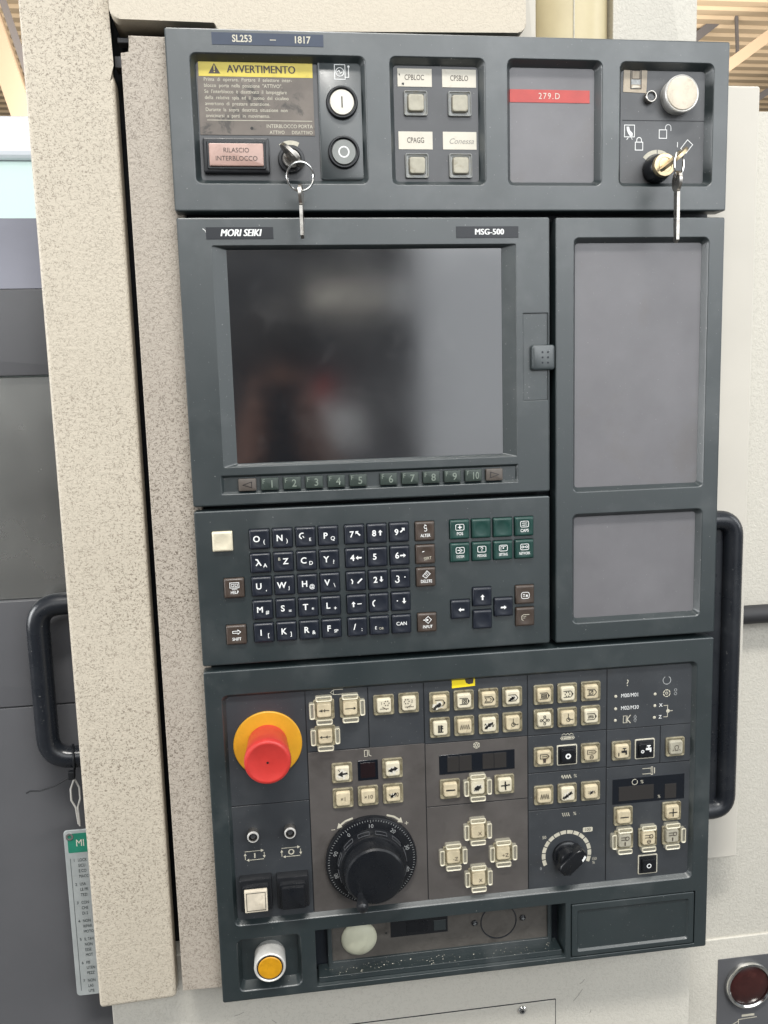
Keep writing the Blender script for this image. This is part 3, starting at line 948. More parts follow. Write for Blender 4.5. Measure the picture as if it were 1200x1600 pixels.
for x, y, m_, a_, b_ in KEYS:
    k = shared_link('mdi', mdi_bm, 'key', m_, panel, (x, y, 0), 'blank cream key' if m_ == 'cream_white' else None)
    z = 3.0
    if b_ == 'w' and a_:
        ik, wd = 'white_ink', 0.45
        if a_ in ('POS', 'CAPS', 'SYSTEM', 'MESSAGE', 'SETTING', 'NETWORK'):
            rrp = rr(6.6, 4.6, 1.0, 3)
            stx = [('l', rrp + [rrp[0]])]
            stx += {'POS': [('l', [(-1.4, 0), (1.4, 0)], 1.6), ('l', [(0, -1.4), (0, 1.4)], 1.6)], 'CAPS': [('l', [(-2, 0.8), (2, 0.8)]), ('l', [(-2, -0.8), (2, -0.8)])],
                    'SYSTEM': [('l', [(-2, 0), (0, 0)], 1.4), ('l', [(-0.6, 1.7), (1.6, 0), (-0.6, -1.7)])], 'MESSAGE': [('a', 0, 0.7, 0.8, -40, 180), ('l', [(0, -0.1), (0, -0.6)]), ('d', 0, -1.3, 0.3)],
                    'SETTING': [('l', [(-2, -1.2), (-2, 1.3), (2, 1.3)], 0.8), ('d', 0, 0, 0.6)], 'NETWORK': [('a', -1.6, 0, 0.8, 0, 360), ('a', 1.6, 0, 0.8, 0, 360), ('l', [(-0.8, 0), (0.8, 0)])]}[a_]
            ink(stx, wd, ik, k, (x, y - 2.0, z))
            text(a_, 3.4 if len(a_) < 5 else 3.1, ik, k, (x, y + 3.2, z), bold=0.012, sx=0.85 if len(a_) < 5 else 0.58, name='legend')
        elif a_ == 'PAGEUP':
            rrp = rr(6.6, 5, 1.6, 3)
            ink([('l', rrp + [rrp[0]]), ('l', [(-1.9, 0.9), (-0.2, 0.9)]), ('l', [(-1.9, -0.5), (-0.2, -0.5)]), ('f', [(0.3, -1), (2.3, -1), (1.3, 1.2)])], wd, ik, k, (x, y + 0.4, z))
        elif a_ == 'PAGEDN':
            ink([('l', [(3.0, 2.4), (-1.8, 2.4), (-3.1, 1.2), (-3.1, -1.4), (-1.8, -2.4)]), ('l', [(-1.8, 0.9), (0.4, 0.9)], 0.7), ('l', [(-1.8, -0.3), (-0.4, -0.3)], 0.7)], wd, 'cream_ink', k, (x, y + 0.4, z))
        elif a_ == 'INSERT':
            ink([('l', [(-2.6, 2.2), (-1.2, 2.6)])], 0.6, ik, k, (x, y, z))
            text('SERT', 3.4, 'cream_ink', k, (x + 1.6, y + 3.2, z), sx=0.85, rot=0.12, name='legend')
        else:
            st2 = {'HELP': [('l', [(-3.4, -2), (3.4, -2), (3.4, 2), (-3.4, 2), (-3.4, -2)]), ('l', [(-2.2, -0.9), (-0.4, -0.9), (-0.4, 0.9), (-2.2, 0.9), (-2.2, -0.9)], 0.8), ('l', [(0.5, -0.9), (2.2, -0.9), (2.2, 0.9), (0.5, 0.9), (0.5, -0.9)], 0.8), ('l', [(-2, -2.9), (2, -2.9)])],
                   'SHIFT': [('l', [(-3, 0.8), (1, 0.8), (1, 1.7), (3.0, 0), (1, -1.7), (1, -0.8), (-3, -0.8), (-3, 0.8)])],
                   'ALTER': [('a', 0, 1.2, 1.1, 40, 320), ('a', 0, -1.0, 1.1, 220, 480), ('l', [(-0.6, 3.0), (0.6, 2.4)])],
                   'DELETE': [('l', [(-3, -1.2), (0.4, 2.8), (3, 0.4), (-0.4, -3.0), (-3, -1.2)]), ('l', [(-1.4, -0.6), (0.6, 1.6)], 0.8), ('l', [(-0.4, -1.4), (1.6, 0.8)], 0.8)],
                   'INPUT': [('l', [(-1.8, 1.0), (0.4, 2.8), (3.0, 0), (0.4, -2.8), (-1.8, -1.0)]), ('l', [(-3.2, 0), (-0.6, 0)], 1.7), ('f', [(-0.8, 1.2), (0.9, 0), (-0.8, -1.2)])]}[a_]
            ink(st2, wd, ik, k, (x + 0.3, y - 2.4, z))
            text(a_, 3.4, ik, k, (x + 0.2, y + 3.2, z), bold=0.012, sx=0.8, name='legend')
        continue
    if not a_ and b_ in ('', 'w'):
        continue
    if not a_:
        ink(AC[b_[1:]], 1.3, 'white_ink', k, (x, y, z))
        continue
    if a_ in ('CAN', 'EOB'):
        if a_ == 'CAN':
            text('CAN', 4.0, 'white_ink', k, (x, y - 0.6, z), bold=0.012, name='legend')
        else:
            text('E', 3.4, 'white_ink', k, (x - 3.0, y + 1.6, z), bold=0.01, name='legend')
            text('OB', 2.6, 'cream_ink', k, (x + 1.2, y + 2.2, z), name='legend')
        continue
    if a_ == '0':
        ink([('a', 0.4, 0, 2.6, 110, 235)], 0.9, 'white_ink', k, (x - 2.6, y, z), name='legend')
        continue
    if a_ == '3':
        ink([('a', 0, 1.2, 1.3, -60, 110), ('a', 0, -1.2, 1.4, -170, 60)], 0.85, 'white_ink', k, (x - 2.6, y, z), name='legend')
    elif a_ == '1':
        ink([('l', [(-0.8, 1.6), (0.2, 0.2), (-0.2, -1.8)])], 0.85, 'white_ink', k, (x - 2.8, y - 0.2, z), name='legend')
    elif a_ == 'X':
        ink([('l', [(-1.8, 2.4), (-0.8, 2.2), (1.8, -2.2)], 1.2), ('l', [(0.2, 0.2), (-1.7, -2.2)])], 0.85, 'white_ink', k, (x - 1.6, y - 0.6, z), name='legend')
    elif a_ == 'G':
        ink([('a', 0, 0, 2.1, 70, 250), ('l', [(0.4, -0.2), (1.2, -1.4)], 0.7)], 0.85, 'white_ink', k, (x - 2.4, y - 1.2, z), name='legend')
    elif a_ == '-':
        ink([('l', [(-0.6, -0.2), (2.4, -0.2)])], 0.7, 'white_ink', k, (x + 1.2, y - 0.6, z), name='legend')
    elif a_ == '.':
        ink([('d', 0, 0, 0.5)], 0.7, 'white_ink', k, (x - 3.0, y - 1.0, z), name='legend')
    elif a_ == 'Z':
        text('Z', 6.4, 'white_ink', k, (x + 1.6, y - 0.4, z), bold=0.02, name='legend')
    else:
        text(a_, 6.6, 'white_ink', k, (x - 2.2, y - 0.2, z), bold=0.022, name='legend')
    if b_.startswith('>'):
        ox, oy = {'u': (2.6, -0.8), 'ul': (2.4, -1.2), 'ur': (2.6, -2.0), 'l': (2.4, -0.3), 'r': (2.6, -0.3), 'dl': (2.6, 0), 'd': (2.4, -0.6), 'dr': (3, -1)}[b_[1:]]
        if a_ == '-':
            ox, oy = -2.6, -0.4
        ink(AC[b_[1:]], 1.1, 'white_ink', k, (x + ox, y + oy, z))
    elif a_ == 'Z':
        text('B', 3.2, 'cream_ink', k, (x - 3.2, y - 2.4, z), bold=0.015, name='legend')
    elif b_:
        text(b_, 4.2 if b_ not in ('SP', 'J', 'E') else 3.4, 'white_ink', k, (x + 3.4, y + 1.9, z), bold=0.015, name='legend')

# ---------------------------------------------------------------- module 5: operation panel
REC = (13.2, 485.6, 405.6, 680.4)
PKT = (14.0, 692.0, 66.4, 738.6)
SLT = (77.7, 691.0, 291.3, 741.6)
BLK = (295.6, 692.6, 408.4, 742.8)
bezel('operation_bezel', (0.6, 466.2, 419.4, 746.4), [(*REC, 5, 3.2, 4.5), (*PKT, 5, 3.4, 10), (*SLT, 0.6, 0.0, 22), (*BLK, 0.5, 0.0, 6)], thick=24)
sheet('backing_film', 14.4, 486.8, 404.4, 679.2, -4.45, 'line', panel, thick=1.0)
SEC = [(15, 487, 77.5, 577.2, 0), (15, 578, 77.5, 679, 0), (78.3, 487, 127.2, 537.4, 0), (128.0, 487, 172.2, 537.8, 0), (78.3, 538.2, 172.4, 679, 1), (173.1, 487, 258.2, 538.6, 0),
       (173.1, 539.3, 258.2, 592.8, 1), (173.1, 593.6, 258.2, 679, 1), (259, 487, 326, 538.8, 0), (259, 539.6, 326, 571.6, 0), (259, 572.4, 326, 604.4, 0), (259, 605.2, 326, 679, 0),
       (326.8, 487, 404, 539.3, 0), (326.8, 540, 373.3, 572.2, 0), (374, 540, 404, 572.4, 0), (326.8, 573.2, 404, 679, 0)]
for u0, v0, u1, v1, tp_ in SEC:
    a, b = back(u0, v0, 4), back(u1, v1, 4)
    a = (max(a[0], 14.6), max(a[1], 487.0))
    b = (min(b[0], 404.2), min(b[1], 679.0))
    sheet('section_film', a[0], a[1], b[0], b[1], -4.1, 'film_taupe' if tp_ else 'film', panel, thick=0.3, r=0.05)
ZF = 4.1     # film surface lies 4.1 mm behind the front


# emergency stop
es = link('stop_disc', disc_bm([(27, -4.1), (27, -2.8), (26.4, -2.3), (16, -2.2)], 64), 'yellow', panel, (47.2, 529.4, 0))
link('stop_button', disc_bm([(15.6, -2.5), (15.6, 7), (16.2, 9), (16.9, 20), (17.7, 29), (17.6, 31.5), (16.9, 33.2), (15.6, 34.0), (14.6, 34.0), (14.0, 33.7), (0.95, 33.9), (0.9, 32.0)], 64), 'red', panel, (47.0, 528.6, 0),
     'worn red mushroom stop button')
link('pin_hole', disc_bm([(0.85, 31), (0.85, 33.95)], 14), 'black', panel, (47.0, 528.6, 0))


def guards(k, a, sides):
    """clear plastic fences clipped round a key"""
    for s_ in sides:
        dx, dy = {'l': (-9.6, 0), 'r': (9.6, 0), 't': (0, 9.6), 'b': (0, -9.6)}[s_]
        horiz = s_ in 'tb'
        def mk(h_=horiz):
            bm = bmesh.new()
            w_, d_ = (13.2, 4.4) if h_ else (4.4, 13.2)
            loft(bm, [(rr(w_, d_, 1.2, 3), 0), (rr(w_, d_, 1.2, 3), 4.2), (rr(w_ - 0.7, d_ - 0.7, 1.2, 3), 5.0), (rr(w_ - 2.2, d_ - 2.2, 1.0, 3), 4.4), (rr(w_ - 2.4, d_ - 2.4, 0.9, 3), 3.0)], cap0=True)
            return bm
        g = shared_link(('guard', horiz), mk, 'guard', 'clear', k, (a[0] + dx, a[1] - dy, a[2] + 0.06))
        if len(g.data.materials) == 1:
            g.data.materials.append(MT['clear_glint'])
            for p in g.data.polygons:
                n_ = p.normal
                if 0.15 < abs(n_.y) < 0.95 and p.center.y < -0.004:
                    p.material_index = 1


def op_key(uu, vv, cap='cream', w=16.6):
    a = bpos(uu, vv, 2.6)
    k = shared_link(('frame', w), lambda: _frame_bm(w, 11.8), 'key', 'rim', panel, (a[0], a[1], -4.0))
    shared_link(('cap', 11.8, 3.4), lambda: _cap_bm(11.8, 3.4), 'cap', cap, k, (a[0], a[1], -3.6))
    return k, (a[0], a[1], -0.12)


def black_key(uu, vv, strokes):
    a = bpos(uu, vv, 3.0)
    k = shared_link('blackframe', lambda: box_bm(17.6, 17.6, 0.8, 0.3, 1.2), 'key', 'cream_ink', panel, (a[0], a[1], -4.0))
    shared_link('blackin', lambda: box_bm(15.8, 15.8, 0.5, 0.1, 0.8), 'key_field', 'black', k, (a[0], a[1], -3.5))
    shared_link('blackcap', lambda: _cap_bm(12.0, 2.6), 'cap', 'gloss_black', k, (a[0], a[1], -3.0))
    ink(strokes, 0.75, 'white_ink', k, (a[0], a[1], -0.3))
    return k


ar = lambda x0, x1: [('l', [(x0, 0), (x1, 0)]), ('l', [(x1 - math.copysign(1.3, x1 - x0), 0.9), (x1, 0), (x1 - math.copysign(1.3, x1 - x0), -0.9)])]
doc = [('l', [(-4, 2.6), (2, 2.6), (4, 0), (2, -2.6), (-4, -2.6)])]
tri = [('f', [(2.8, 1.6), (2.8, -1.6), (4.0, 0)])]
zig = lambda n=5, s_=1.5, h=1.8: [('l', [((i - n) * s_ / 2, (h if i % 2 else -h)) for i in range(2 * n + 1)])]
wave = [('l', [(-4 + i * 0.25, 1.4 * math.sin(i * 0.62)) for i in range(32)])]
axes = [('l', [(0, -1), (0, 4)]), ('l', [(0, -1), (4.2, -1)]), ('a', 0, -1, 1.5, 0, 360)]
gear = [('a', 0, 0, 1.5, 0, 360)] + [('a', 3.0 * math.cos(t), 3.0 * math.sin(t), 0.9, 0, 360) for t in (0, 1.57, 3.14, 4.71)]
turret = [('a', 0, 0, 0.7, 0, 360), ('a', 0, 0, 1.9, 0, 360)]
ring6 = [('d', 1.9 * math.cos(i * 1.047), 1.9 * math.sin(i * 1.047), 0.5) for i in range(6)]


def shift(st, dx, dy):
    out = []
    for s_ in st:
        if s_[0] in 'lf':
            out.append((s_[0], [(x + dx, y + dy) for x, y in s_[1]], *s_[2:]))
        else:
            out.append((s_[0], s_[1] + dx, s_[2] + dy, *s_[3:]))
    return out


def worn(k, a, seed, size=1.0):
    """black ink worn to smears over a bleached patch"""
    r_ = random.Random(seed)
    ink([('f', blot(3.2 * size, seed, 1.3, 0.4))], 0.3, 'paper', k, (a[0], a[1], a[2] + 0.02), name='worn_patch')
    st = []
    for q in range(7):
        t = r_.uniform(-1, 1)
        st.append(('f', [(x + t * 3.0 * size + r_.uniform(-0.6, 0.6), y + t * 2.0 * size + r_.uniform(-0.9, 0.9)) for x, y in blot(r_.uniform(0.55, 1.45) * size, seed * 31 + q, 1.4, 0.6)]))
    ink(st, 0.3, 'black_ink', k, (a[0], a[1], a[2] + 0.06), name='smear')


def I(k, a, st, w=0.42, m_='black_ink', dx=0, dy=0):
    ink(st, w * 1.3, m_, k, (a[0] + dx, a[1] - dy, a[2] + 0.12))


# chuck / quill jog keys with fences
for uu, vv, st, sd in ((92.4, 503.2, ar(-4, 4)[:1] + [('l', [(-1.6, 0.9), (-3.2, 0), (-1.6, -0.9)]), ('l', [(0.4, 1.1), (0.4, -1.1)])], 'ltb'), (113.2, 503.0, ar(-4, 4), 'trb'), (92.6, 525.0, ar(4, -4) + [('l', [(1.6, 0.9), (0.6, 0), (1.6, -0.9)])], 'lrb')):
    k, a = op_key(uu, vv, 'cream')
    guards(k, (a[0], a[1], -4.0), sd)
    I(k, a, st)
ink([('l', [(5, 2), (-2.4, 2), (-4.8, 0), (-2.4, -2), (5, -2)]), ('l', [(-2.4, 2), (-2.4, -2)])], 0.5, 'cream_ink', panel, bpos(102.8, 489.6, ZF - 0.06))
for uu, vv, q in ((140.2, 503.2, 1), (160.4, 503.0, -1)):
    k, a = op_key(uu, vv, 'cream_white')
    I(k, a, shift(ring6, 2.0 * q, 2.2) + [('l', [(-3.4, -2.2), (3.4, -2.2)]), ('l', [(-1.5 * q, -0.6), (2 * q, -3)])], 0.35, 'brown_ink')
    text('1' if q == 1 else '2', 3.4, 'brown_ink', k, (a[0] - 2.2 * q, a[1] - 2.2, a[2] + 0.2), name='legend')

# mode keys
for i, uu in enumerate((185.5, 205.5, 225.9, 245.8)):
    for j, vv in enumerate((504.2, 525.9)):
        k, a = op_key(uu, vv + 0.1 * i, ('cream', 'cream_white')[(i + j) % 2])
        n = i + 4 * j
        if n == 0:
            I(k, a, doc + tri)
            worn(k, (a[0] - 2, a[1] + 2.4, a[2]), 5)
        elif n == 1:
            I(k, a, doc + tri + [('l', [(-1.8, -1.6), (1.6, -1.6), (1.6, 1.6), (-1.8, 1.6), (-1.8, -1.6)]), ('a', 0, 0, 0.8, 0, 360)])
        elif n == 2:
            I(k, a, doc + tri + [('l', [(-3.4, 1.6), (0.6, 1.6), (1.8, 0), (0.6, -1.6), (-3.4, -1.6), (-2, 0), (-3.4, 1.6)], 0.7)])
        elif n == 3:
            I(k, a, doc)
            worn(k, a, 9, 0.8)
        elif n == 4:
            I(k, a, [('l', [(-2, -2.8), (2, -2.8)]), ('l', [(-1.4, 2.6), (-1.4, -2.6)], 1.4), ('l', [(0.4, 2.6), (0.4, -2.0)], 1.6), ('l', [(1.8, 2.2), (0.2, 1.0), (1.8, 0)])], 0.7)
        elif n == 5:
            I(k, a, zig())
        elif n == 6:
            I(k, a, wave)
            worn(k, (a[0] - 0.6, a[1] + 0.6, a[2]), 14, 0.9)
        else:
            I(k, a, axes)
ink([('f', [(-9.6, -4.2), (9.6, -3.4), (9.6, 4.4), (-9.6, 4.4)])], 0.5, 'bright_yellow', panel, bpos(205.4, 489.4, ZF - 0.06), name='yellow_sticker')
ink([('f', [(-0.6, 4.4), (8.6, 4.4), (8.0, -1.2), (4.6, -1.8), (2.2, -0.6), (1.0, 3.0)])], 0.5, 'brown_ink', panel, bpos(205.4, 489.4, ZF - 0.14), name='torn_patch')

# auxiliary keys, 3 x 2
AUX = [doc + tri + [('l', [(-2.6, -1.5), (1.4, -1.5), (1.4, 1.5), (-2.6, 1.5), (-2.6, -1.5)], 1.2), ('l', [(-2, 0), (0.8, 0)], 1.8)], doc + tri + shift(ring6, -0.8, 0), doc + [('l', [(-2.4, -1.6), (0.8, -1.6), (0.8, 1.6), (-2.4, 1.6), (-2.4, -1.6)]), ('l', [(-1.6, -1), (0.2, 1)])],
       gear, axes, doc + tri + shift(zig(4, 1.1, 1.3), -0.8, 0)]
for n, st in enumerate(AUX):
    k, a = op_key((272.3, 292.4, 312.5)[n % 3], (504.9, 525.7)[n // 3], ('cream', 'cream_white')[n % 2])
    I(k, a, st, 0.4)
# chip conveyor
ink([('l', [(-5, -1.3), (5, -1.3), (6, 0), (5, 1.3), (-5, 1.3), (-6, 0), (-5, -1.3)]), ('d', -4.4, 0, 0.7), ('d', 4.4, 0, 0.7), ('l', [(-3, 0), (3, 0)], 2.4), ('l', [(-5, 2.8), (-3, 4), (-1.6, 2.6), (0, 4), (1.6, 2.6), (3, 4), (5, 2.8)], 0.8)], 0.5, 'cream_ink', panel, bpos(292.6, 543.6, ZF - 0.06))
k, a = op_key(272.2, 558.4)
I(k, a, [('l', [(-3.8, 3.2), (1.8, 3.2), (3.8, 1.4), (1.8, -0.4), (-3.8, -0.4), (-3.8, 3.2)]), ('l', [(-2.4, 1.4), (2, 1.4)])])
ink([('f', [(-1.6, -0.8), (1.4, -0.4), (0.8, -4.4), (-0.2, -3.6), (-1.0, -4.6)])], 0.4, 'brown_ink', k, (a[0], a[1], a[2] + 0.16), name='smear')
black_key(292.3, 558.5, [('a', 0, 0, 2.0, 0, 360), ('a', 0, 0, 1.5, 0, 360)])
k, a = op_key(312.6, 558.4)
I(k, a, [('l', [(-3.6, 3.4), (2, 3.4), (4, 1.8), (2, 0.2), (-3.6, 0.2), (-3.6, 3.4)]), ('l', [(-2.4, 1.8), (2, 1.8)]), ('a', 0, -2.6, 1.5, 0, 360), ('l', [(-1.4, -2.6), (1.4, -2.6)])], 0.4, 'brown_ink')
# coolant
tap = [('f', [(-1, 1.2), (3.8, 1.2), (3.8, -2.6), (2.4, -2.6), (2.4, -0.8), (-1, -0.8)]), ('l', [(0.2, 3), (3, 3)], 1.4), ('l', [(1.6, 3), (1.6, 1)], 1.4)]
k, a = op_key(339.6, 558.8)
I(k, a, tap)
I(k, a, [('l', [(-3.4, -0.8), (-3.4, -3.4)])], 0.7)
black_key(360.2, 559.0, shift(tap, 0.6, 0.8) + [('a', -3.2, -1.0, 1.1, 0, 360)])
k, a = op_key(387.2, 559.4, 'grey_cap')
I(k, a, [('a', 0, 0.6, 1.7, -50, 230), ('l', [(-1.1, -0.8), (-1.1, -2.2), (1.1, -2.2), (1.1, -0.8)]), ('l', [(-3.4, -2.4), (-2.4, -1.4)]), ('l', [(3.4, -2.4), (2.4, -1.4)])], 0.4, 'brown_ink')
# rapid override keys
text('%', 4.2, 'cream_ink', panel, bpos(299.4, 577.4, ZF - 0.06))
ink(shift([('l', [(-4 + i * 0.25, 1.4 * math.sin(i * 0.72)) for i in range(35)])], 0, 0), 0.6, 'cream_ink', panel, bpos(291.4, 577.4, ZF - 0.06))
for n, uu in enumerate((272.2, 292.5, 312.8)):
    k, a = op_key(uu, 592.0, ('cream', 'cream_white', 'cream')[n])
    if n == 0:
        I(k, a, zig(5, 1.4, 2.0), 0.55)
    elif n == 1:
        worn(k, (a[0] - 0.6, a[1] + 0.8, a[2]), 25, 1.0)
    else:
        text('100%', 3.6, 'brown_ink', k, (a[0], a[1], a[2] + 0.2), sx=0.85, name='legend')
        worn(k, a, 33, 0.45)
text('%', 4.2, 'cream_ink', panel, bpos(299.0, 610.8, ZF - 0.06))
ink([('l', [(-3.6 + i * 1.7, 1.5), (-2.9 + i * 1.7, 0.3), (-3.1 + i * 1.7, -0.3), (-2.4 + i * 1.7, -1.5)]) for i in range(4)], 0.55, 'cream_ink', panel, bpos(291.6, 610.8, ZF - 0.06))

# handwheel axis keys
ink([('l', [(-2.4, -2.6), (-2.4, 2.6), (0, 2.6), (0, -2.6), (-2.4, -2.6)]), ('l', [(1.2, 2.6), (1.2, -1.6), (3.0, -2.6)])], 0.5, 'cream_ink', panel, bpos(125.8, 542.4, ZF - 0.06))
for uu, vv, q in ((104.9, 557.2, -1), (145.8, 556.9, 1)):
    k, a = op_key(uu, vv, 'cream_white')
    ink([('f', blot(4.0, 44 + q, 1.1, 0.3))], 0.3, 'paper', k, (a[0], a[1], a[2] + 0.02), name='worn_patch')
    if q < 0:
        ink([('l', [(-0.5, 0), (3.8, 0.3)], 2.6), ('f', [(0.2, 2.6), (-3.8, -0.2), (0.4, -2.6)]), ('l', [(-3.2, 4), (-1.8, 2.2)], 0.7)], 0.6, 'black_ink', k, (a[0], a[1], a[2] + 0.1))
    else:
        ink([('l', [(-2, -0.8), (2.4, 0.8)], 3.2), ('f', [(1.0, 2.6), (4.2, 0.8), (1.2, -1.6)]), ('f', [(-0.6, 1.8), (-4.2, -1.0), (-0.4, -2.4)])], 0.6, 'black_ink', k, (a[0], a[1], a[2] + 0.1))
bsheet('axis_display', 117.6, 548.4, 134.0, 565.2, ZF - 0.4, 'display', panel, thick=0.4, r=0.3)
bsheet('dot_matrix', 119.8, 550.4, 131.8, 563.2, ZF - 0.6, 'led_red', panel, thick=0.2, r=0.2)
for uu, s_ in ((105.0, '\u00d71'), (125.3, '\u00d710'), (145.7, '\u00d7100')):
    k, a = op_key(uu, 578.6)
    text(s_, 4.8, 'brown_ink', k, (a[0], a[1], a[2] + 0.12), name='legend', sx=0.95 if len(s_) < 4 else 0.85)
    if len(s_) == 4:
        worn(k, a, 51, 0.55)

# handwheel
HU, HV = bpos(126.0, 632.4, ZF)[:2]
for q in (-1, 1):
    base_ = [(15.2, 31.0), (21.6, 29.6), (25.0, 26.0)]
    st = [('l', [(q * 14.4, 36.0), (q * 20.0, 34.2), (q * 24.0, 31.2)], 2.0), ('f', [(q * 27.0, 28.2), (q * 25.6, 33.2), (q * 22.4, 29.4)])]
    ink(st, 0.8, 'cream_ink', panel, (HU, HV, -ZF + 0.06), name='turn_arrow')
    ink([('l', [(q * 30.2 - 1.4, 27.6), (q * 30.2 + 1.4, 27.6)])] + ([('l', [(q * 30.2, 29.0), (q * 30.2, 26.2)])] if q > 0 else []), 0.5, 'cream_ink', panel, (HU, HV, -ZF + 0.06), name='sign')
hw = link('handwheel', disc_bm([(37.4, 0), (37.6, 3.4), (37.0, 4.6), (35.8, 5.0), (28.2, 5.6), (27.9, 8.5), (27.6, 13.0), (26.4, 15.4), (25.0, 15.8)], 72), 'gloss_black', panel, (HU, HV, -ZF))
st = []
for i in range(100):
    t = math.radians(90 - 3.6 * i)
    r0 = 33.4 if i % 10 == 0 else (34.2 if i % 5 == 0 else 34.6)
    st.append(('l', [(r0 * math.cos(t), r0 * math.sin(t)), (35.7 * math.cos(t), 35.7 * math.sin(t))]))
bm = ink_bm(st, 0.34)
for v in bm.verts:
    v.co.z = 0.0
ticks = link('scale_ticks', bm, 'dim_ink', hw, (HU, HV, -ZF + 5.25))
for i in range(10):
    t = math.radians(90 - 36 * i)
    text(str((10 + 10 * i) % 100 if i else 10), 4.6, 'dim_ink', hw, (HU + 30.6 * math.cos(t), HV - 30.6 * math.sin(t), -ZF + 5.7), rot=t - math.pi / 2, name='scale_number')
link('wheel_knob', disc_bm([(24.2, 0), (23.8, 12), (24.0, 18), (23.6, 19.8), (22.2, 21.0), (20.0, 21.3), (10, 21.0)], 64), 'gloss_black', hw, (HU, HV, -ZF + 8))
for i in range(12):
    t0 = math.radians(30 * i + 4)
    st2 = []
    bm = bmesh.new()
    vs_ = []
    for t, zz in ((t0, 8.8), (t0 + 0.34, 8.8), (t0 + 0.34, 13.6), (t0, 13.6)):
        vs_.append((28.05 - 0.06 * (zz - 8.5), t, zz))
    pts3 = []
    for a_, b_ in zip(vs_, vs_[1:] + vs_[:1]):
        pts3 += [(a_[0] * math.cos(a_[1] + (b_[1] - a_[1]) * s_), a_[0] * math.sin(a_[1] + (b_[1] - a_[1]) * s_), a_[2] + (b_[2] - a_[2]) * s_) for s_ in (0, 0.34, 0.67)]
    bm.free()
    link('finger_notch', tube_bm(pts3, 0.22, 6, closed=True), 'notch', hw, (HU, HV, -ZF))
link('crank_grip', disc_bm([(2.6, 0), (2.6, 3), (3.4, 7), (4.6, 13), (4.7, 15.5), (4.0, 17.6), (2.4, 18.8), (0.8, 19.2)], 28), 'black', hw, (HU - 12.4, HV + 14.0, -ZF + 29))

# tool turret
ink([('a', 0, 0, 1.1, 0, 360)] + [('l', [(2.4 * math.cos(i * 1.047 + 0.25), 2.4 * math.sin(i * 1.047 + 0.25)), (2.4 * math.cos(i * 1.047 + 0.8), 2.4 * math.sin(i * 1.047 + 0.8))], 1.6) for i in range(6)], 0.6, 'cream_ink', panel, bpos(215.4, 543.3, ZF - 0.06))
bsheet('tool_display', 184.2, 549.6, 247.4, 566.2, ZF - 0.4, 'display', panel, thick=0.4, r=0.3)
for u0, u1 in ((191.0, 200.5), (200.9, 211.2), (220.4, 229.8), (230.2, 240.4)):
    bsheet('digit_window', u0, 551.4, u1, 564.4, ZF - 0.6, 'digit', panel, thick=0.2, r=0.2)
k, a = op_key(192.8, 579.0)
I(k, a, [('l', [(-3.4, 0), (3.4, 0)])], 0.9)
k, a = op_key(215.6, 579.0, 'cream_white')
guards(k, (a[0], a[1], -4.0), 'ltrb')
worn(k, a, 61, 0.95)
ink([('f', blot(2.2, 77, 1.2))], 0.3, 'black_ink', k, (a[0], a[1], a[2] + 0.3), name='smear')
k, a = op_key(238.6, 579.2, 'cream_white')
I(k, a, [('l', [(-3.2, 0), (3.6, 0.4)]), ('l', [(0, 3.4), (0.3, -3.4)]), ('f', blot(1.0, 88))], 0.9)
# X / Z jog
for uu, vv, s_ in ((215.2, 617.4, 'X'), (236.6, 638.8, '+Z'), (194.2, 637.6, '-Z'), (215.3, 659.0, 'X')):
    k, a = op_key(uu, vv)
    guards(k, (a[0], a[1], -4.0), 'ltrb')
    text(s_, 4.6, 'brown_ink', k, (a[0] + 1.6, a[1] + 1.8, a[2] + 0.12), name='legend')

# spindle
ink([('l', [(-5, 2.6), (2.6, 2.6)]), ('l', [(-5, -2.2), (2.6, -2.2)]), ('l', [(2.6, 3.6), (4.0, 3.6), (4.0, -3.2), (2.6, -3.2), (2.6, 3.6)]), ('l', [(5.6, 2.6), (5.6, -2.2)], 1.4)], 0.55, 'cream_ink', panel, bpos(363.4, 579.0, ZF - 0.06))
sd_ = bsheet('speed_display', 332.2, 584.0, 396.0, 606.2, ZF - 0.4, 'display', panel, thick=0.4, r=0.3)
bsheet('digit_window', 337.6, 591.0, 368.6, 603.8, ZF - 0.6, 'digit', panel, thick=0.2, r=0.2)
bsheet('digit_window', 378.6, 592.0, 388.8, 605.0, ZF - 0.6, 'digit', panel, thick=0.2, r=0.2)
ink([('a', 0, 0, 2.4, 60, 390)], 0.55, 'cream_ink', sd_, bpos(351.6, 587.6, ZF - 0.55))
text('%', 4.2, 'cream_ink', sd_, bpos(358.0, 588.0, ZF - 0.55))
text('%', 3.8, 'cream_ink', sd_, bpos(373.4, 602.6, ZF - 0.55))
k, a = op_key(341.9, 617.2)
I(k, a, [('l', [(-3.4, 0), (3.4, 0)])], 0.7)
k, a = op_key(385.2, 617.0)
I(k, a, [('l', [(-3.4, 0), (3.4, 0)]), ('l', [(0, 3.4), (0, -3.4)])], 0.7)
for uu, sd, cap, bot in ((342.6, 'ltb', 'grey_cap', 0), (363.9, 'tb', 'cream', 1), (385.2, 'trb', 'grey_cap', 0)):
    k, a = op_key(uu, 638.6, cap)
    guards(k, (a[0], a[1], -4.0), sd)
    I(k, a, [('l', [(-3.4, 3.2), (1.4, 3.2)]), ('l', [(-3.4, 1.0), (1.4, 1.0)]), ('a', 2.0, 2.1, 1.6, 0, 360)] + ([('a', 0, -2.6, 1.5, 0, 360), ('l', [(-1.4, -2.6), (1.4, -2.6)])] if bot else [('l', [(0, -1.2), (0, -3.8)], 2.0)]), 0.42, 'brown_ink')
black_key(364.3, 663.4, [('a', 0, 0, 1.7, 0, 360)])

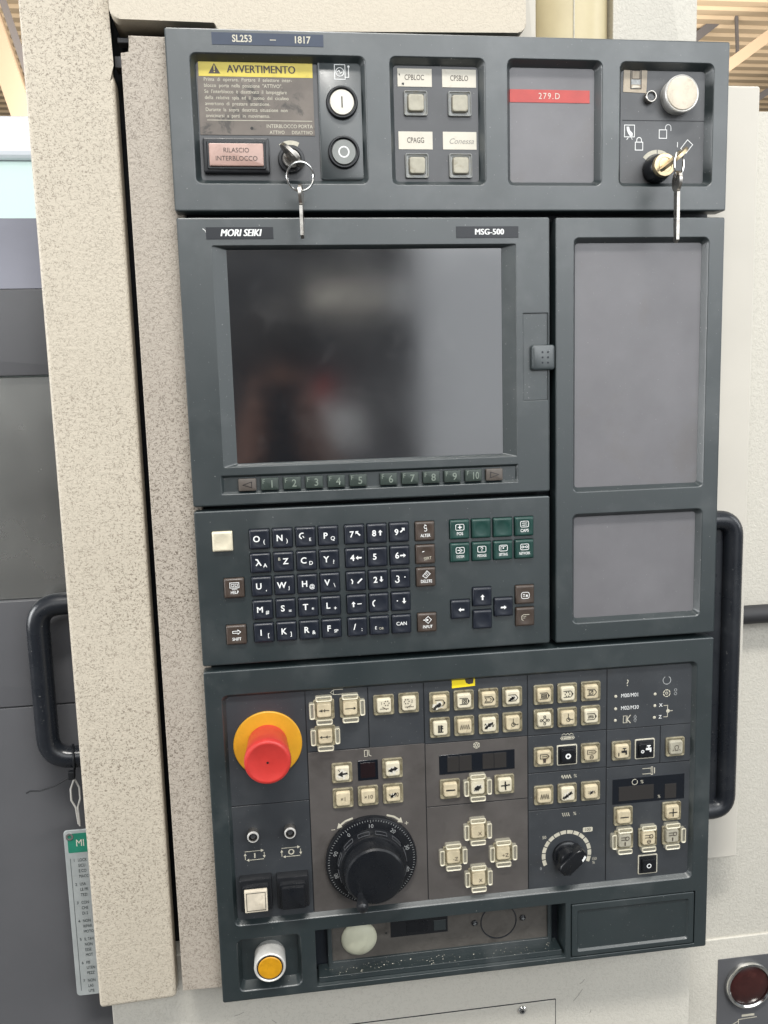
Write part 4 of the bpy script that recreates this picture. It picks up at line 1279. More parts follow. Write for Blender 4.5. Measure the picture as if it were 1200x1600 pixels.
# message lamps
ML = panel
for uu, vv, s_ in ((345.0, 511.0, 'M00/M01'), (345.0, 521.8, 'M02/M30')):
    text(s_, 4.7, 'white_ink', panel, bpos(346.4, vv, ZF - 0.06), sx=0.88)
text('?', 8.0, 'cream_ink', panel, bpos(344.2, 500.4, ZF - 0.06), sx=0.9)
ink([('l', [(-3, -3), (-3, 3), (-0.4, 3), (-0.4, -3), (-3, -3)]), ('l', [(3.2, 3.4), (0.4, 0), (3.2, -3.4)], 1.6), ('l', [(0.4, 3), (0.4, -3)])], 0.5, 'cream_ink', panel, bpos(343.8, 531.6, ZF - 0.06))
ink([('a', 0, 1.4, 1.1, 0, 360), ('a', 0, -1.4, 1.1, 0, 360), ('l', [(0, 3.6), (0, -3.6)], 0.6)], 0.4, 'dim_ink', panel, bpos(351.2, 531.6, ZF - 0.06))
for uu, vv in ((334.0, 511.0), (334.0, 521.8), (333.8, 531.8), (368.4, 511.6), (368.3, 521.8), (368.0, 532.0)):
    a = bpos(uu, vv, ZF)
    shared_link('dotled', lambda: disc_bm([(1.25, 0), (1.25, 0.25), (0.7, 0.5)], 16), 'status_lamp', 'cream_ink', panel, a)
ink([('a', 0, 0, 3.4, 120, 420)], 0.6, 'dim_ink', panel, bpos(378.6, 500.4, ZF - 0.06))
ink([('a', 0, 0, 1.0, 0, 360)] + [('l', [(3.0 * math.cos(i * 1.047 + 0.2), 3.0 * math.sin(i * 1.047 + 0.2)), (3.0 * math.cos(i * 1.047 + 0.85), 3.0 * math.sin(i * 1.047 + 0.85))], 1.5) for i in range(6)], 0.55, 'cream_ink', panel, bpos(378.6, 511.6, ZF - 0.06))
ink([('a', 0, 1.6, 1.1, 0, 360), ('a', 0, -1.6, 1.1, 0, 360)], 0.4, 'dim_ink', panel, bpos(386.4, 511.0, ZF - 0.06))
text('X', 4.2, 'white_ink', panel, bpos(373.6, 521.8, ZF - 0.06), bold=0.01)
text('Z', 4.2, 'white_ink', panel, bpos(373.2, 532.0, ZF - 0.06), bold=0.01)
ink([('l', [(-4.4, 5), (-1, 5), (-1, -5), (-4.4, -5)]), ('d', -0.6, 0, 1.6), ('l', [(-0.6, 0), (3.4, 0)])], 0.55, 'cream_ink', panel, bpos(380.6, 527.2, ZF - 0.06))

# feed override
FU, FV = bpos(291.9, 646.6, ZF)[:2]
segs = []
for i in range(14):
    a0 = 205 - i * (230 / 14)
    segs.append((18.6, 21.8, a0 - 230 / 14 + 1.2, a0 - 1.2))
link('override_scale', quad_arc_bm(segs, 4), 'cream_ink', panel, (FU, FV, -ZF + 0.06))
text('50', 4.0, 'cream_ink', panel, (FU - 19.6, FV - 17.0, -ZF + 0.06), sx=0.9)
ink([('f', rr(8.6, 4.2, 0.8, 2))], 0.4, 'cream_ink', panel, (FU + 18.6, FV - 20.6, -ZF + 0.05), name='scale_box')
text('100', 3.8, 'line', panel, (FU + 18.6, FV - 20.6, -ZF + 0.13), sx=0.9)
text('150', 3.6, 'cream_ink', panel, (FU + 24.4, FV + 6.6, -ZF + 0.06), sx=0.85)
text('%', 3.4, 'cream_ink', panel, (FU + 24.0, FV + 10.0, -ZF + 0.06))
text('0', 3.6, 'dim_ink', panel, (FU - 22.6, FV + 10.8, -ZF + 0.06))
fk = link('override_knob', disc_bm([(12.4, 0), (12.2, 2.4), (11.2, 3.2), (9.8, 3.4), (9.2, 11.0), (8.6, 12.0)], 48), 'gloss_black', panel, (FU, FV, -ZF))
bm = bmesh.new()
gp = [(13.6, 2.6), (13.6, -4.2), (9.0, -7.4), (-9.0, -7.4), (-12.6, -3.4), (-12.6, 3.0), (-9.0, 5.2), (9.0, 5.2)][::-1]
t = math.radians(42)
gp = [(x * math.cos(t) - y * math.sin(t), x * math.sin(t) + y * math.cos(t)) for x, y in gp]
sc_ = lambda k: [(x * k, y * k) for x, y in gp]
loft(bm, [(gp, 3), (gp, 13.0), (sc_(0.96), 14.2), (sc_(0.88), 14.8)], cap0=True)
link('pointer_grip', bm, 'gloss_black', fk, (FU, FV, -ZF))
pt = [(13.5, 0.7), (13.5, -0.7), (9.6, -0.7), (9.6, 0.7)]
ink([('f', [(x * math.cos(t) - y * math.sin(t), x * math.sin(t) + y * math.cos(t)) for x, y in [(11.8, -2.6), (11.8, -4.6), (6.8, -5.8), (7.4, -3.8)]])], 0.4, 'white_ink', fk, (FU, FV, -ZF + 14.85), name='pointer_line')

# cycle lamps and buttons
for uu, vv in ((32.0, 603.8), (61.4, 603.4)):
    a = bpos(uu, vv, -1)
    lm = shared_link('cyclamp', lambda: ring_bm([(4.6, -7.2), (4.6, 1.6), (4.2, 2.6), (3.4, 2.6), (2.9, 0.8), (2.9, -7.2)], 32), 'indicator_lamp', 'steel', panel, (a[0], a[1], 1))
    shared_link('cycrim', lambda: ring_bm([(4.65, 1.2), (4.65, 2.0), (4.2, 2.75), (3.5, 2.75), (3.3, 2.2), (3.3, 1.2)], 32), 'rim', 'satin_alu', lm, (a[0], a[1], 1))
    shared_link('cyclens', lambda: disc_bm([(2.9, -6), (2.9, -0.2), (2.0, 0.8), (0.6, 1.2)], 24), 'lens', 'lens_hole', lm, (a[0], a[1], 1))
for uu, q in ((32.5, 0), (61.6, 1)):
    a = bpos(uu, 619.6, ZF - 0.06)
    ink([('l', [(-7.6, 3.0), (6.4, 3.0)]), ('f', [(7.4, 3.0), (5.0, 4.3), (5.0, 1.7)]), ('l', [(7.6, 1.2), (7.6, -2.2)]), ('f', [(7.6, -3.6), (6.4, -1.4), (8.8, -1.4)]), ('l', [(7.0, -4.4), (-5.6, -4.4)]), ('f', [(-6.8, -4.4), (-4.6, -3.2), (-4.6, -5.6)]), ('l', [(-7.6, -3.8), (-7.6, 0.4)]), ('f', [(-7.6, 1.8), (-8.8, -0.4), (-6.4, -0.4)])]
        + ([('l', [(0, 1.0), (0, -2.6)], 2.2)] if q == 0 else [('a', 0, -0.6, 2.2, 0, 360), ('a', 0, -0.6, 1.8, 0, 360)]), 0.5, 'cream_ink', panel, a)
for uu, vv, m_, lab in ((32.2, 652.2, 'dirty_lens', 'lit cream square push button'), (61.6, 652.8, 'gloss_black', 'black square push button')):
    hb = shared_link('sqhouse', lambda: box_bm(25.6, 27.0, 8.5, 1.0, 1.0), 'square_button', 'black', panel, (uu, vv, -4.1), lab)
    shared_link('sqstep', lambda: box_bm(21.0, 21.4, 5.4, 0.8, 0.8), 'button_collar', 'gloss_black', hb, (uu, vv + 0.4, 4.0))
    shared_link('sqcap', lambda: box_bm(18.0, 18.2, 3.6, 0.6, 0.6), 'cap', m_, hb, (uu, vv + 0.4, 9.0))
    if m_ == 'dirty_lens':
        ink([('l', [(-7.4, -7.4), (7.4, -7.4), (7.4, 7.4), (-7.4, 7.4), (-7.4, -7.4)])], 0.5, 'black_ink', hb, (uu, vv + 0.4, 12.7), name='cap_seam')

# yellow button in its pocket
sheet('recess_floor', PKT[0] + 1, PKT[1] + 1, PKT[2] - 1, PKT[3] - 1, -9.9, 'panel', panel, thick=1)
yb = link('start_button', disc_bm([(12.6, -10), (12.8, 2), (12.9, 6), (12.5, 7.6), (11.6, 8.2), (10.6, 7.4)], 52), 'satin_alu', panel, (40.3, 714.2, 0), 'amber push button in a silver collar')
link('button_gap', disc_bm([(10.55, 5), (10.55, 7.6)], 44), 'black', yb, (40.3, 714.2, 0))
link('cap', disc_bm([(9.6, 6), (9.6, 7.8), (8.9, 8.3), (4, 8.35)], 44), 'amber', yb, (40.3, 714.2, 0))

# card slot bay
bay = sheet('bay_plate', 76.5, 689.5, 292.5, 743.0, -22, 'panel_dark', panel, thick=1)
sheet('bay_floor', 80, 736.6, 289, 741.0, -4.0, 'panel', panel, thick=17.0, r=0.3)
bm, (cu, cv) = plate_bm(88.4, 684, 284.5, 740.5, [(92.0, 687, 281.0, 733.0, 1.0, 0.0, 3.0)], thick=5, front=0)
link('bay_frame', bm, 'panel', panel, (cu, cv, -16.0))
bp_ = sheet('card_plate', 91, 686, 282, 734, -18.2, 'taupe_plate', panel, thick=1)
D_ = 18.0
a = bpos(113.9, 701.9, D_)
link('blank_plug', disc_bm([(15.2, 0), (15.2, 0.8), (14.4, 2.0), (12.0, 3.4), (8.5, 4.6), (4, 5.3), (1, 5.5)], 44), 'ivory_disc', panel, (a[0], a[1], -D_), 'ivory round blanking plug')
bsheet('card_slot', 140.4, 690.0, 188.6, 705.0, D_ - 0.2, 'black', panel, thick=0.4, r=0.2)
bsheet('card_door', 154, 693, 172, 702.6, D_ - 0.7, 'gloss_black', panel, thick=0.6, r=0.2)
bsheet('slot_key', 177, 694, 187, 703, D_ - 0.7, 'panel', panel, thick=0.6, r=0.2)
a = bpos(136.6, 700.4, D_ - 0.2)
ink([('d', 0, 0, 0.9)], 0.4, 'black_ink', panel, a, name='hole')
for uu, vv in ((211.6, 699.8), (253.3, 699.8)):
    a = bpos(uu, vv, D_)
    sc2 = shared_link('screwhead', lambda: disc_bm([(2.6, 0), (2.5, 1.0), (1.8, 1.6), (0.8, 1.7)], 20), 'screw', 'black', panel, a)
    shared_link('screwslot', lambda: ink_bm([('l', [(-1.4, 0), (1.4, 0)]), ('l', [(0, -1.4), (0, 1.4)])], 0.4), 'screw_slot', 'dim_ink', sc2, (a[0], a[1], a[2] + 1.8))
a = bpos(232.4, 700.8, D_)
link('knockout', ring_bm([(16.0, -0.3), (16.0, 0.35), (15.3, 0.35), (15.3, -0.3)], 48), 'panel_dark', panel, a)
bm = bmesh.new()
for i in range(90):
    x, y = rng.uniform(86, 285), rng.uniform(0, 11)
    s_ = rng.uniform(0.2, 0.55) * (1.5 if rng.random() < 0.1 else 1)
    an = rng.uniform(0, 3)
    vs_ = [bm.verts.new((x - 185 + s_ * math.cos(an + q * 1.57) * (1 if q % 2 else 0.6), 0.1 + 0.25 * (q % 2), y - 6 + s_ * math.sin(an + q * 1.57))) for q in range(4)]
    bm.faces.new(vs_)
db = link('dust_crumbs', bm, 'paper', panel, (185, 736.5, -9.0))
db['kind'] = 'stuff'

# blank cover, lower right
bm, (cu, cv) = plate_bm(BLK[0] + 1.0, BLK[1] + 1.0, BLK[2] - 1.0, BLK[3] - 1.0, [(301.5, 699.4, 402.6, 737.6, 2.0, 1.6, 1.8)], thick=5, front=0, edge=0.7)
bc = link('blank_cover', bm, 'panel', panel, (cu, cv, 0))
sheet('cover_recess', 302.0, 700, 402, 737, -1.75, 'panel', bc, thick=0.8)
for i, x in enumerate((318, 350, 382)):
    ink([('a', 0, 0, 6.2, 60 + 40 * i, 330 + 20 * i)], 0.25, 'film', bc, (x, 716 - i, -1.68), name='moulding_mark')

# side grip
bm, (cu, cv) = plate_bm(408, 361, 448.6, 634.6, [(402, 376, 434.6, 621, 4, 3.0, 5.0)], thick=32, r=15, edge=5.0, front=0)
bm.free()
gr = bmesh.new()
path = [(0, 0, -22), (28, 0, -22), (28, -260, -22), (0, -260, -22)]
link('side_grip', tube_bm([(-4, -8, 0), (24.5, -8, 0), (24.5, -264, 0), (-4, -264, 0)], 8.2, 18, fillet=14), 'grip_black', panel, (416, 361.5, -12))
sheet('grip_web', 410, 374, 436, 622, -13, 'grip_black', panel, thick=8, r=1)

# pendant side strip (sheet steel box the modules are screwed to)
def poly_sheet(name, pts, z, thick, material, parent, label=None, edge=0.6):
    """flat sheet of any outline, drawing coordinates"""
    cu = sum(p[0] for p in pts) / len(pts)
    cv = sum(p[1] for p in pts) / len(pts)
    P2 = [(p[0] - cu, cv - p[1]) for p in pts]
    ar2 = sum(P2[i][0] * P2[(i + 1) % len(P2)][1] - P2[(i + 1) % len(P2)][0] * P2[i][1] for i in range(len(P2)))
    if ar2 < 0:
        P2.reverse()
    bm = bmesh.new()
    loft(bm, [(P2, -thick), (P2, 0)], cap0=True)
    es_ = [e for e in bm.edges if any(abs(v.co.z) < 1e-6 for v in e.verts)]
    bmesh.ops.bevel(bm, geom=es_, offset=edge, segments=4, profile=0.5, affect='EDGES', clamp_overlap=True)
    return link(name, finish(bm, 10), material, parent, (cu, cv, z), label)


poly_sheet('side_strip', [(-26, 1.5), (6, 2), (6, 741), (-32, 740), (-32, 13), (-26, 13)], -12, 30, 'beige_strip', panel, 'stained beige textured side strip')
flush_later = True


# ================================================================== KEYS ON RINGS
def key_outline(bow_r, blade_l, blade_w, seed):
    r_ = random.Random(seed)
    pts = [(bow_r * math.cos(math.radians(q)), bow_r * 0.92 * math.sin(math.radians(q)) + bow_r) for q in range(-70, 251, 16)]
    y = 0.3
    pts.append((-blade_w / 2, y))
    pts.append((-blade_w / 2, -blade_l + 2))
    pts.append((0, -blade_l))
    n = 6
    for i in range(n):
        f = -blade_l + 2 + i * (blade_l * 0.72 / n)
        pts.append((blade_w / 2 - r_.uniform(0.2, 1.5), f))
        pts.append((blade_w / 2 - r_.uniform(0.0, 0.9), f + blade_l * 0.06))
    pts.append((blade_w / 2, 0.3))
    return pts


def key_bm(bow_r, blade_l, blade_w, th, seed):
    """flat key: blade tip at -y, bow at +y, thickness along z; bow pierced near its end"""
    pts = key_outline(bow_r, blade_l, blade_w, seed)
    hole = [(1.9 * math.cos(math.radians(q)), 1.9 * math.sin(math.radians(q)) + bow_r * 1.5) for q in range(0, 360, 30)]
    bm = bmesh.new()
    layers = []
    for z in (-th / 2, th / 2):
        o_ = [bm.verts.new((x, y, z)) for x, y in pts]
        h_ = [bm.verts.new((x, y, z)) for x, y in hole]
        ed = []
        for lp in (o_, h_):
            for i in range(len(lp)):
                ed.append(bm.edges.new((lp[i], lp[(i + 1) % len(lp)])))
        bmesh.ops.triangle_fill(bm, use_beauty=True, edges=ed)
        layers.append((o_, h_))
    for a_, b_ in zip(layers[0], layers[1]):
        for i in range(len(a_)):
            j = (i + 1) % len(a_)
            bm.faces.new((a_[i], a_[j], b_[j], b_[i]))
    bmesh.ops.recalc_face_normals(bm, faces=bm.faces)
    return bm


def place(bm, M):
    bmesh.ops.transform(bm, matrix=M, verts=bm.verts)
    return bm


def axes_matrix(x, y, z):
    return Matrix((x, y, z)).transposed().to_4x4()


def key_bunch(label, lu, lv, zl, ang, ring_c, ring_r, ring_tilt, hang_z, hang_len, seed, twist, metal, bow=10.5):
    root = thing('key_bunch', label, 'keys', (lu, lv, zl), 'keys left in the locks')
    # inserted key: blade into the lock, bow standing out edge-on
    d = Vector((math.cos(ang), math.sin(ang), 0))          # bow spreads along d in the panel plane
    n = Vector((0, 0, 1))
    bm = key_bm(bow, 9, 6.5, 2.3, seed)
    Mx = axes_matrix(d, n, d.cross(n))
    place(bm, Matrix.Translation((0, 0, 2.5)) @ Mx)
    link('inserted_key', bm, metal, root, (lu, lv, zl))
    # split ring
    pts = []
    for q in range(40):
        t = 2 * math.pi * q / 40
        v = Vector((math.cos(t), math.sin(t), 0)) * ring_r
        v = Matrix.Rotation(ring_tilt[0], 3, 'X') @ (Matrix.Rotation(ring_tilt[1], 3, 'Y') @ v)
        pts.append(v)
    link('split_ring', tube_bm(pts, 0.75, 10, closed=True), 'chrome', root, ring_c)
    # spare key hanging edge-on from the ring
    bm = key_bm(8.0, hang_len - 14, 7.0, 2.2, seed + 5)
    place(bm, Matrix.Rotation(twist, 4, 'Y') @ Matrix.Translation((0, -8.0 * 1.5 + 1.2, 0)))
    link('hanging_key', bm, 'steel', root, (ring_c[0], ring_c[1] + ring_r, hang_z))
    return root


key_bunch('steel key with ring and spare key in the interlock switch below the yellow warning label', 85.0, 87.6, -3.2, math.radians(-45), (89.6, 104.0, 19.5), 9.6, (0.25, 0.15), 19.5, 36, 3, math.radians(80), 'steel', bow=11)
key_bunch('brass key with ring and long spare key in the lock beside the padlock symbols', LKU, LKV, 10, math.radians(40), (366.2, 96.5, 29), 8.8, (0.1, 0.75), 27, 50, 8, math.radians(84), 'brass', bow=12)

# ================================================================== THE MACHINE ROUND THE PANEL
mach = thing('machine_enclosure', 'beige pebbled sheet-metal machine housing around the dark control panel', 'machine housing', (210, 1850, -150))


def folded(name, u0, v0, u1, v1, z, depth, material, parent, r=2.0, label=None, edge=2.0, n=4):
    bm = bmesh.new()
    w, h = u1 - u0, v1 - v0
    lp = [(rr(w, h, r, n), -depth)]
    for q in range(5):
        t = math.pi / 2 * q / 4
        lp.append((rr(w - 2 * edge * (1 - math.cos(t)), h - 2 * edge * (1 - math.cos(t)), max(r - edge * (1 - math.cos(t)), 0.2), n), -edge + edge * math.sin(t)))
    loft(bm, lp, cap0=True)
    return link(name, finish(bm, 10), material, parent, ((u0 + u1) / 2, (v0 + v1) / 2, z), label)


# door post left of the panel (folded channel)
poly_sheet('door_post', [(-100.5, -260), (-41.5, -260), (-41.5, 20), (-38.5, 30), (-38.5, 750), (-100.5, 752)], -18, 16, 'beige_worn', mach, 'long beige door post with grime in its pebbled paint', edge=3.2)
folded('post_return', -101.5, -255, -97.0, 748, -30, 14, 'beige', mach, r=0.5, edge=0.5)
# dark slot behind the gap
sheet('slot_liner', -46, -60, 20, 1100, -62, 'panel_dark', mach, thick=4)
sheet('slot_cheek', -47, -60, -44, 752, -36, 'panel_dark', mach, thick=26)
folded('hinge_block', -36, -3, 6, 0.5, -28, 10, 'slate_paint', mach, r=0.5, edge=0.6)
folded('hinge_leaf', -39, 9, -24, 17, -30, 14, 'slate_paint', mach, r=0.5, edge=0.6)
# upper cover
crn = [(-37.5 + 7 - 7 * math.sin(math.radians(q)), -7.6 - 7 + 7 * math.cos(math.radians(q))) for q in range(0, 91, 15)]
crn2 = [(262.5 - 6 + 6 * math.sin(math.radians(q)), -5.5 - 6 + 6 * math.cos(math.radians(q))) for q in range(90, -1, -15)]
poly_sheet('head_cover', [(-37.5, -300), (262.5, -300)] + crn2 + [(120, -3), (38, -1), (35.5, -3.5), (35, -7.6)] + crn, -8, 60, 'beige', mach, edge=1.6)
folded('head_channel', 255, -300, 281, 20, -42, 20, 'beige_smooth', mach, r=0.5, edge=0.5)
folded('side_wall', 344, -300, 414.5, 60, -42, 20, 'beige_clean', mach, r=0.6, edge=0.8)
# plate and wall right of the panel
folded('pendant_plate', 380, 17.5, 469.5, 690, -40, 20, 'beige_smooth', mach, r=2, edge=1.6)
folded('wall_sheet', 420, 27, 900, 800, -72, 20, 'beige_clean', mach, r=1, edge=1.0)
folded('wall_sheet', 441.5, 793.4, 900, 1200, -70, 20, 'beige_clean', mach, r=1, edge=1.0)
folded('wall_liner', 400, 660, 480, 1190, -76, 14, 'beige_clean', mach, r=1, edge=1.0)
# apron below the panel
folded('apron', -96, 728, 427.5, 1150, -42, 26, 'beige_clean', mach, r=0.8, edge=0.9)
ht = folded('hatch', 60, 813.4, 296, 1020, -41.0, 0.9, 'beige_clean', mach, r=0.8, edge=0.4)
folded('hatch_joint', 59.2, 812.6, 296.8, 1021, -41.7, 0.25, 'panel_dark', mach, r=0.8, edge=0.1)
a = (264.4, 818.8, -41)
hs = link('hatch_screw', disc_bm([(4.0, 0), (3.9, 1.2), (3.0, 2.3), (1.4, 2.7)], 28), 'chrome', mach, a)
link('screw_socket', disc_bm([(1.5, 2.0), (1.5, 2.85)], 6), 'black', hs, a)
for su, sv, sa, sl in ((322, 799, 0.7, 6), (318, 812, 0.9, 14), (424, 777, 0.1, 7), (415, 775, 0.2, 4), (330, 830, 1.2, 3), (40, 801, 2.4, 5), (10, 790, 0.3, 9)):
    ink([('l', [(-sl / 2 * math.cos(sa), -sl / 2 * math.sin(sa)), (0.3, -0.4), (sl / 2 * math.cos(sa), sl / 2 * math.sin(sa))])], 0.45, 'scuff', mach, (su, sv, -41.9), name='scuff')
# pilot lamp on a dark plate
folded('lamp_plate', 471, 815, 560, 980, -69.2, 0.8, 'slate_paint', mach, r=0.5, edge=0.2)
lamp = link('pilot_lamp', ring_bm([(24.2, -1), (24.2, 3.5), (23.4, 5.2), (21.8, 5.6), (20.4, 4.6), (20.0, 1), (20, -1)], 56), 'chrome', mach, (502.4, 843.8, -69.2), 'dark red round lamp in a chrome ring')
link('lens', disc_bm([(20.2, 0), (20.2, 2.4), (18.5, 3.4), (10, 4.2), (3, 4.4)], 48), 'red_lens', lamp, (502.4, 843.8, -69.2))
ink([('l', [(-6, 0), (6, 0)], 3), ('l', [(-10, -3.6), (9, -3.0)]), ('l', [(-10, -3.6), (-10, -12)]), ('l', [(-10, -5), (-18, -9)])], 0.8, 'cream_ink', mach, (504, 878.5, -69.1), name='symbol')

# cream service pipe
bm = bmesh.new()
pipe = link('service_pipe', tube_bm([(0, -300, 0), (0, 330, 0)], 33.5, 48), 'cream_pipe', None, (313, 30, -66))
pipe['label'] = 'cream vertical pipe between beige covers above the control panel'
pipe['category'] = 'pipe'
seam = link('seam', tube_bm([(0, -300, 0), (0, 330, 0)], 0.7, 8), 'cream_ink', pipe, (308.5, 30, -32.6))
# black hose stub
hose = link('rubber_hose', tube_bm([(0, 0, 0), (160, 0, 0)], 8.6, 20), 'rubber', None, (466, 466.5, -60))
hose['label'] = 'black rubber hose running out behind the right side grip'
hose['category'] = 'hose'

# ================================================================== SLIDING DOOR ON THE LEFT
door = thing('sliding_door', 'dark grey sliding door with satin window left of the beige post', 'door', (-300, 1850, -100))
folded('door_panel', -700, 515, -46, 1840, -91, 25, 'slate_paint', door, r=1, edge=1.2)
folded('door_rail', -700, 421.5, -46, 514.2, -90, 26, 'slate_paint', door, r=1, edge=1.2)
folded('window_pane', -700, 235, -46, 421, -95, 8, 'window', door, r=1, edge=0.6)
folded('door_rail', -700, 165.5, -46, 234.6, -90, 26, 'slate_paint', door, r=1, edge=1.2)
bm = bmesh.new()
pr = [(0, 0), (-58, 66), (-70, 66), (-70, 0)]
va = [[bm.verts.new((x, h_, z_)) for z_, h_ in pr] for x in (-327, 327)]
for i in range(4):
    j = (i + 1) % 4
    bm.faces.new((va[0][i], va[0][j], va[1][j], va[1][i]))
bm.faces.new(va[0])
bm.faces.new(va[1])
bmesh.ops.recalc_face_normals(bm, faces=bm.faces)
link('door_slope', bm, 'slate_sheen', door, (-373, 165, -91))
link('door_handle', tube_bm([(66, 0, -20), (58, 0, 0), (0, 0, 0), (0, -133, 0), (58, -133, 0), (66, -133, -20)], 9.2, 20, fillet=20), 'grip_black', door, (-137, 421.5, -70), 'black tubular pull handle')

zt = link('cable_tie', tube_bm([(10.6 * math.cos(q * 0.3307), 0.3 * q / 19, 10.6 * math.sin(q * 0.3307)) for q in range(20)] , 1.0, 8), 'rubber', None, (-119, 0, 0))
bpy.data.objects.remove(zt)
zt = thing('cable_tie', 'black cable tie with long tail knotted round the lower end of the door handle', 'cable tie', (-117, 555, -70))
link('loop', tube_bm([(2.0 * math.sin(q * 0.3307), 10.0 * math.cos(q * 0.3307), 10.0 * math.sin(q * 0.3307)) for q in range(19)], 1.1, 8, closed=True), 'black', zt, (-117, 554.8, -70))
link('tie_lock', box_bm(5, 7, 5, 0.6, 0.6), 'black', zt, (-118, 567, -64))
link('tail', tube_bm([(0, 0, 0), (-14, -7, 1), (-26, -10, 2), (-34, -9.5, 2), (-37, -11, 2)], 0.7, 8), 'black', zt, (-118, 568, -62))
wl_ = link('wire_loop', tube_bm([(0, 12, 0), (-3.2, 4, 1), (-3.4, -6, 1), (-0.6, -13, 0), (0.6, -28, 0), (1.6, -30, 0), (1.6, -26, 0), (1.2, -13, 0), (3.4, -6, -1), (3.4, 4, -1), (0.6, 12, 0)], 0.8, 8), 'satin_alu', None, (-117.5, 585, -66))
wl_['label'] = 'thin wire loop holding the instruction plate under the door handle'
wl_['category'] = 'wire'
pc = thing('instruction_plate', 'silver hanging instruction plate with green heading and small black print', 'sign', (-93, 774, -68))
pcp = folded('plate', -130.5, 619.5, -52, 774, -68, 1.2, 'placard', pc, r=3, edge=0.4)
bmg = sheet('green_band', -127.5, 622.5, -55, 640, -67.85, 'green_print', pc, thick=0.1, r=1)
text('MI', 9.0, 'paper', pc, (-121.0, 631.6, -67.75), align='LEFT', bold=0.003, sx=0.8)
link('eyelet', ring_bm([(3.2, 0), (3.2, 0.5), (1.6, 0.5), (1.6, 0)], 20), 'chrome', pc, (-125.5, 625.0, -67.7))
PL = [('1', ['LOCK', 'SICU', 'E CO', 'MACC']), ('2', ['USA', 'LE PR', 'TEZI']), ('3', ['CON', 'CHE', 'DI S']), ('4', ['NON', 'RIPAR', 'MOTO']), ('5', ['IL TAV', 'NON', 'ESSE', 'MOT']), ('6', ['FIS', 'UTEN', 'PEZZ']), ('7', ['NON', 'LAS', 'UTE'])]
yv = 647
for nn, ls in PL:
    text(nn, 3.6, 'dark_print', pc, (-123.4, yv, -67.7), bold=0.004)
    for s_ in ls:
        text(s_, 3.9, 'dark_print', pc, (-120.4, yv, -67.7), align='LEFT', bold=0.006, sx=0.72)
        yv += 5.0
    yv += 2.2
ink([('l', [(0, 62), (0, -62)])], 0.4, 'dark_print', pc, (-126.4, 707, -67.7), name='border_line')

# ================================================================== FAR BACKGROUND
cab = thing('white_cabinet', 'overexposed white cabinet with pale green band behind the sliding door', 'cabinet', (-700, 1850, -1500))
folded('cabinet_top', -1500, -386, -330, -293, -1470, 500, 'cabinet_white', cab, r=10, edge=22)
folded('cabinet_body', -1500, -292, -330, 1840, -1500, 460, 'cabinet_green', cab, r=3, edge=3)

# corrugated roof, ribs parallel to the panel
bm = bmesh.new()
per, n = 0.26, 70
y0, y1 = 3.0, 21.0
prof = []
y = y0
while y < y1:
    prof += [(y, 0.0), (y + 0.11, 0.0), (y + 0.145, 0.032), (y + 0.225, 0.032)]
    y += per
vs_ = [[bm.verts.new((x, yy, 6.25 + zz)) for yy, zz in prof] for x in (-14, 16)]
for i in range(len(prof) - 1):
    bm.faces.new((vs_[0][i], vs_[0][i + 1], vs_[1][i + 1], vs_[1][i]))
me = finish(bm, 20, swap=False)
me.materials.append(MT['roof_sheet'])
roof = bpy.data.objects.new('ceiling', me)
COL.objects.link(roof)
roof['kind'] = 'structure'
for p in me.polygons:
    p.use_smooth = False


def bar(name, p0, p1, w, h, material, parent):
    """straight rolled section between two drawing points"""
    a_, b_ = W(*p0), W(*p1)
    d = (b_ - a_)
    L_ = d.length
    d.normalize()
    s_ = d.cross(Vector((0, 1, 0))).normalized()
    t_ = s_.cross(d)
    bm = bmesh.new()
    c = (a_ + b_) / 2
    sec = [(-w, -h), (w, -h), (w, -h + 0.25 * h), (-0.7 * w, -h + 0.25 * h), (-0.7 * w, h - 0.25 * h), (w, h - 0.25 * h), (w, h), (-w, h)]
    va = [[bm.verts.new(d * q * L_ / 2 + t_ * (x * S / 2) + s_ * (y_ * S / 2)) for x, y_ in sec] for q in (-1, 1)]
    for i in range(len(sec)):
        j = (i + 1) % len(sec)
        bm.faces.new((va[0][i], va[0][j], va[1][j], va[1][i]))
    bm.faces.new(va[0])
    bm.faces.new(va[1])
    bmesh.ops.recalc_face_normals(bm, faces=bm.faces)
    me = finish(bm, 20, swap=False)
    me.materials.append(MT[material])
    me.name = name
    o = bpy.data.objects.new(name, me)
    COL.objects.link(o)
    WP[o] = c
    o.parent = parent
    o.location = c - WP[parent]
    return o


tr_ = thing('roof_truss', 'tan steel roof truss under the corrugated ceiling behind the control panel', 'truss', (6000, -3000, -10000))
bar('rafter', (5400, -3270, -10000), (7600, -4780, -10000), 120, 130, 'steel_beam', tr_)
bar('strut', (5700, -4120, -10800), (6620, -4790, -10800), 100, 110, 'beam_grey', tr_)
bar('chord', (6000, -4860, -10900), (8200, -4640, -10900), 150, 170, 'beam_grey', tr_)
bar('tie_rod', (6296, -4700, -10500), (6345, -3950, -10500), 30, 36, 'beam_grey', tr_)
bar('purlin', (7450, -3880, -12000), (8200, -4340, -12000), 80, 90, 'beam_grey', tr_)
tl_ = thing('roof_beam', 'orange lit sloping roof beam seen left of the beige post', 'beam', (-2100, -2600, -8000))
bar('beam', (-2420, -3820, -8000), (-1960, -2100, -8000), 200, 190, 'steel_beam', tl_)
bar('flange', (-2250, -3780, -8010), (-1800, -2100, -8010), 40, 60, 'beam_grey', tl_)
bar('girder', (-3600, -4080, -8200), (-2330, -4180, -8200), 120, 260, 'beam_grey', tl_)

# ================================================================== BEHIND THE CAMERA, SEEN IN THE SCREEN
opp = thing('opposite_machine', 'dark machine with pale window and red plate mirrored in the blank screen', 'machine', (50, 1850, 3000))


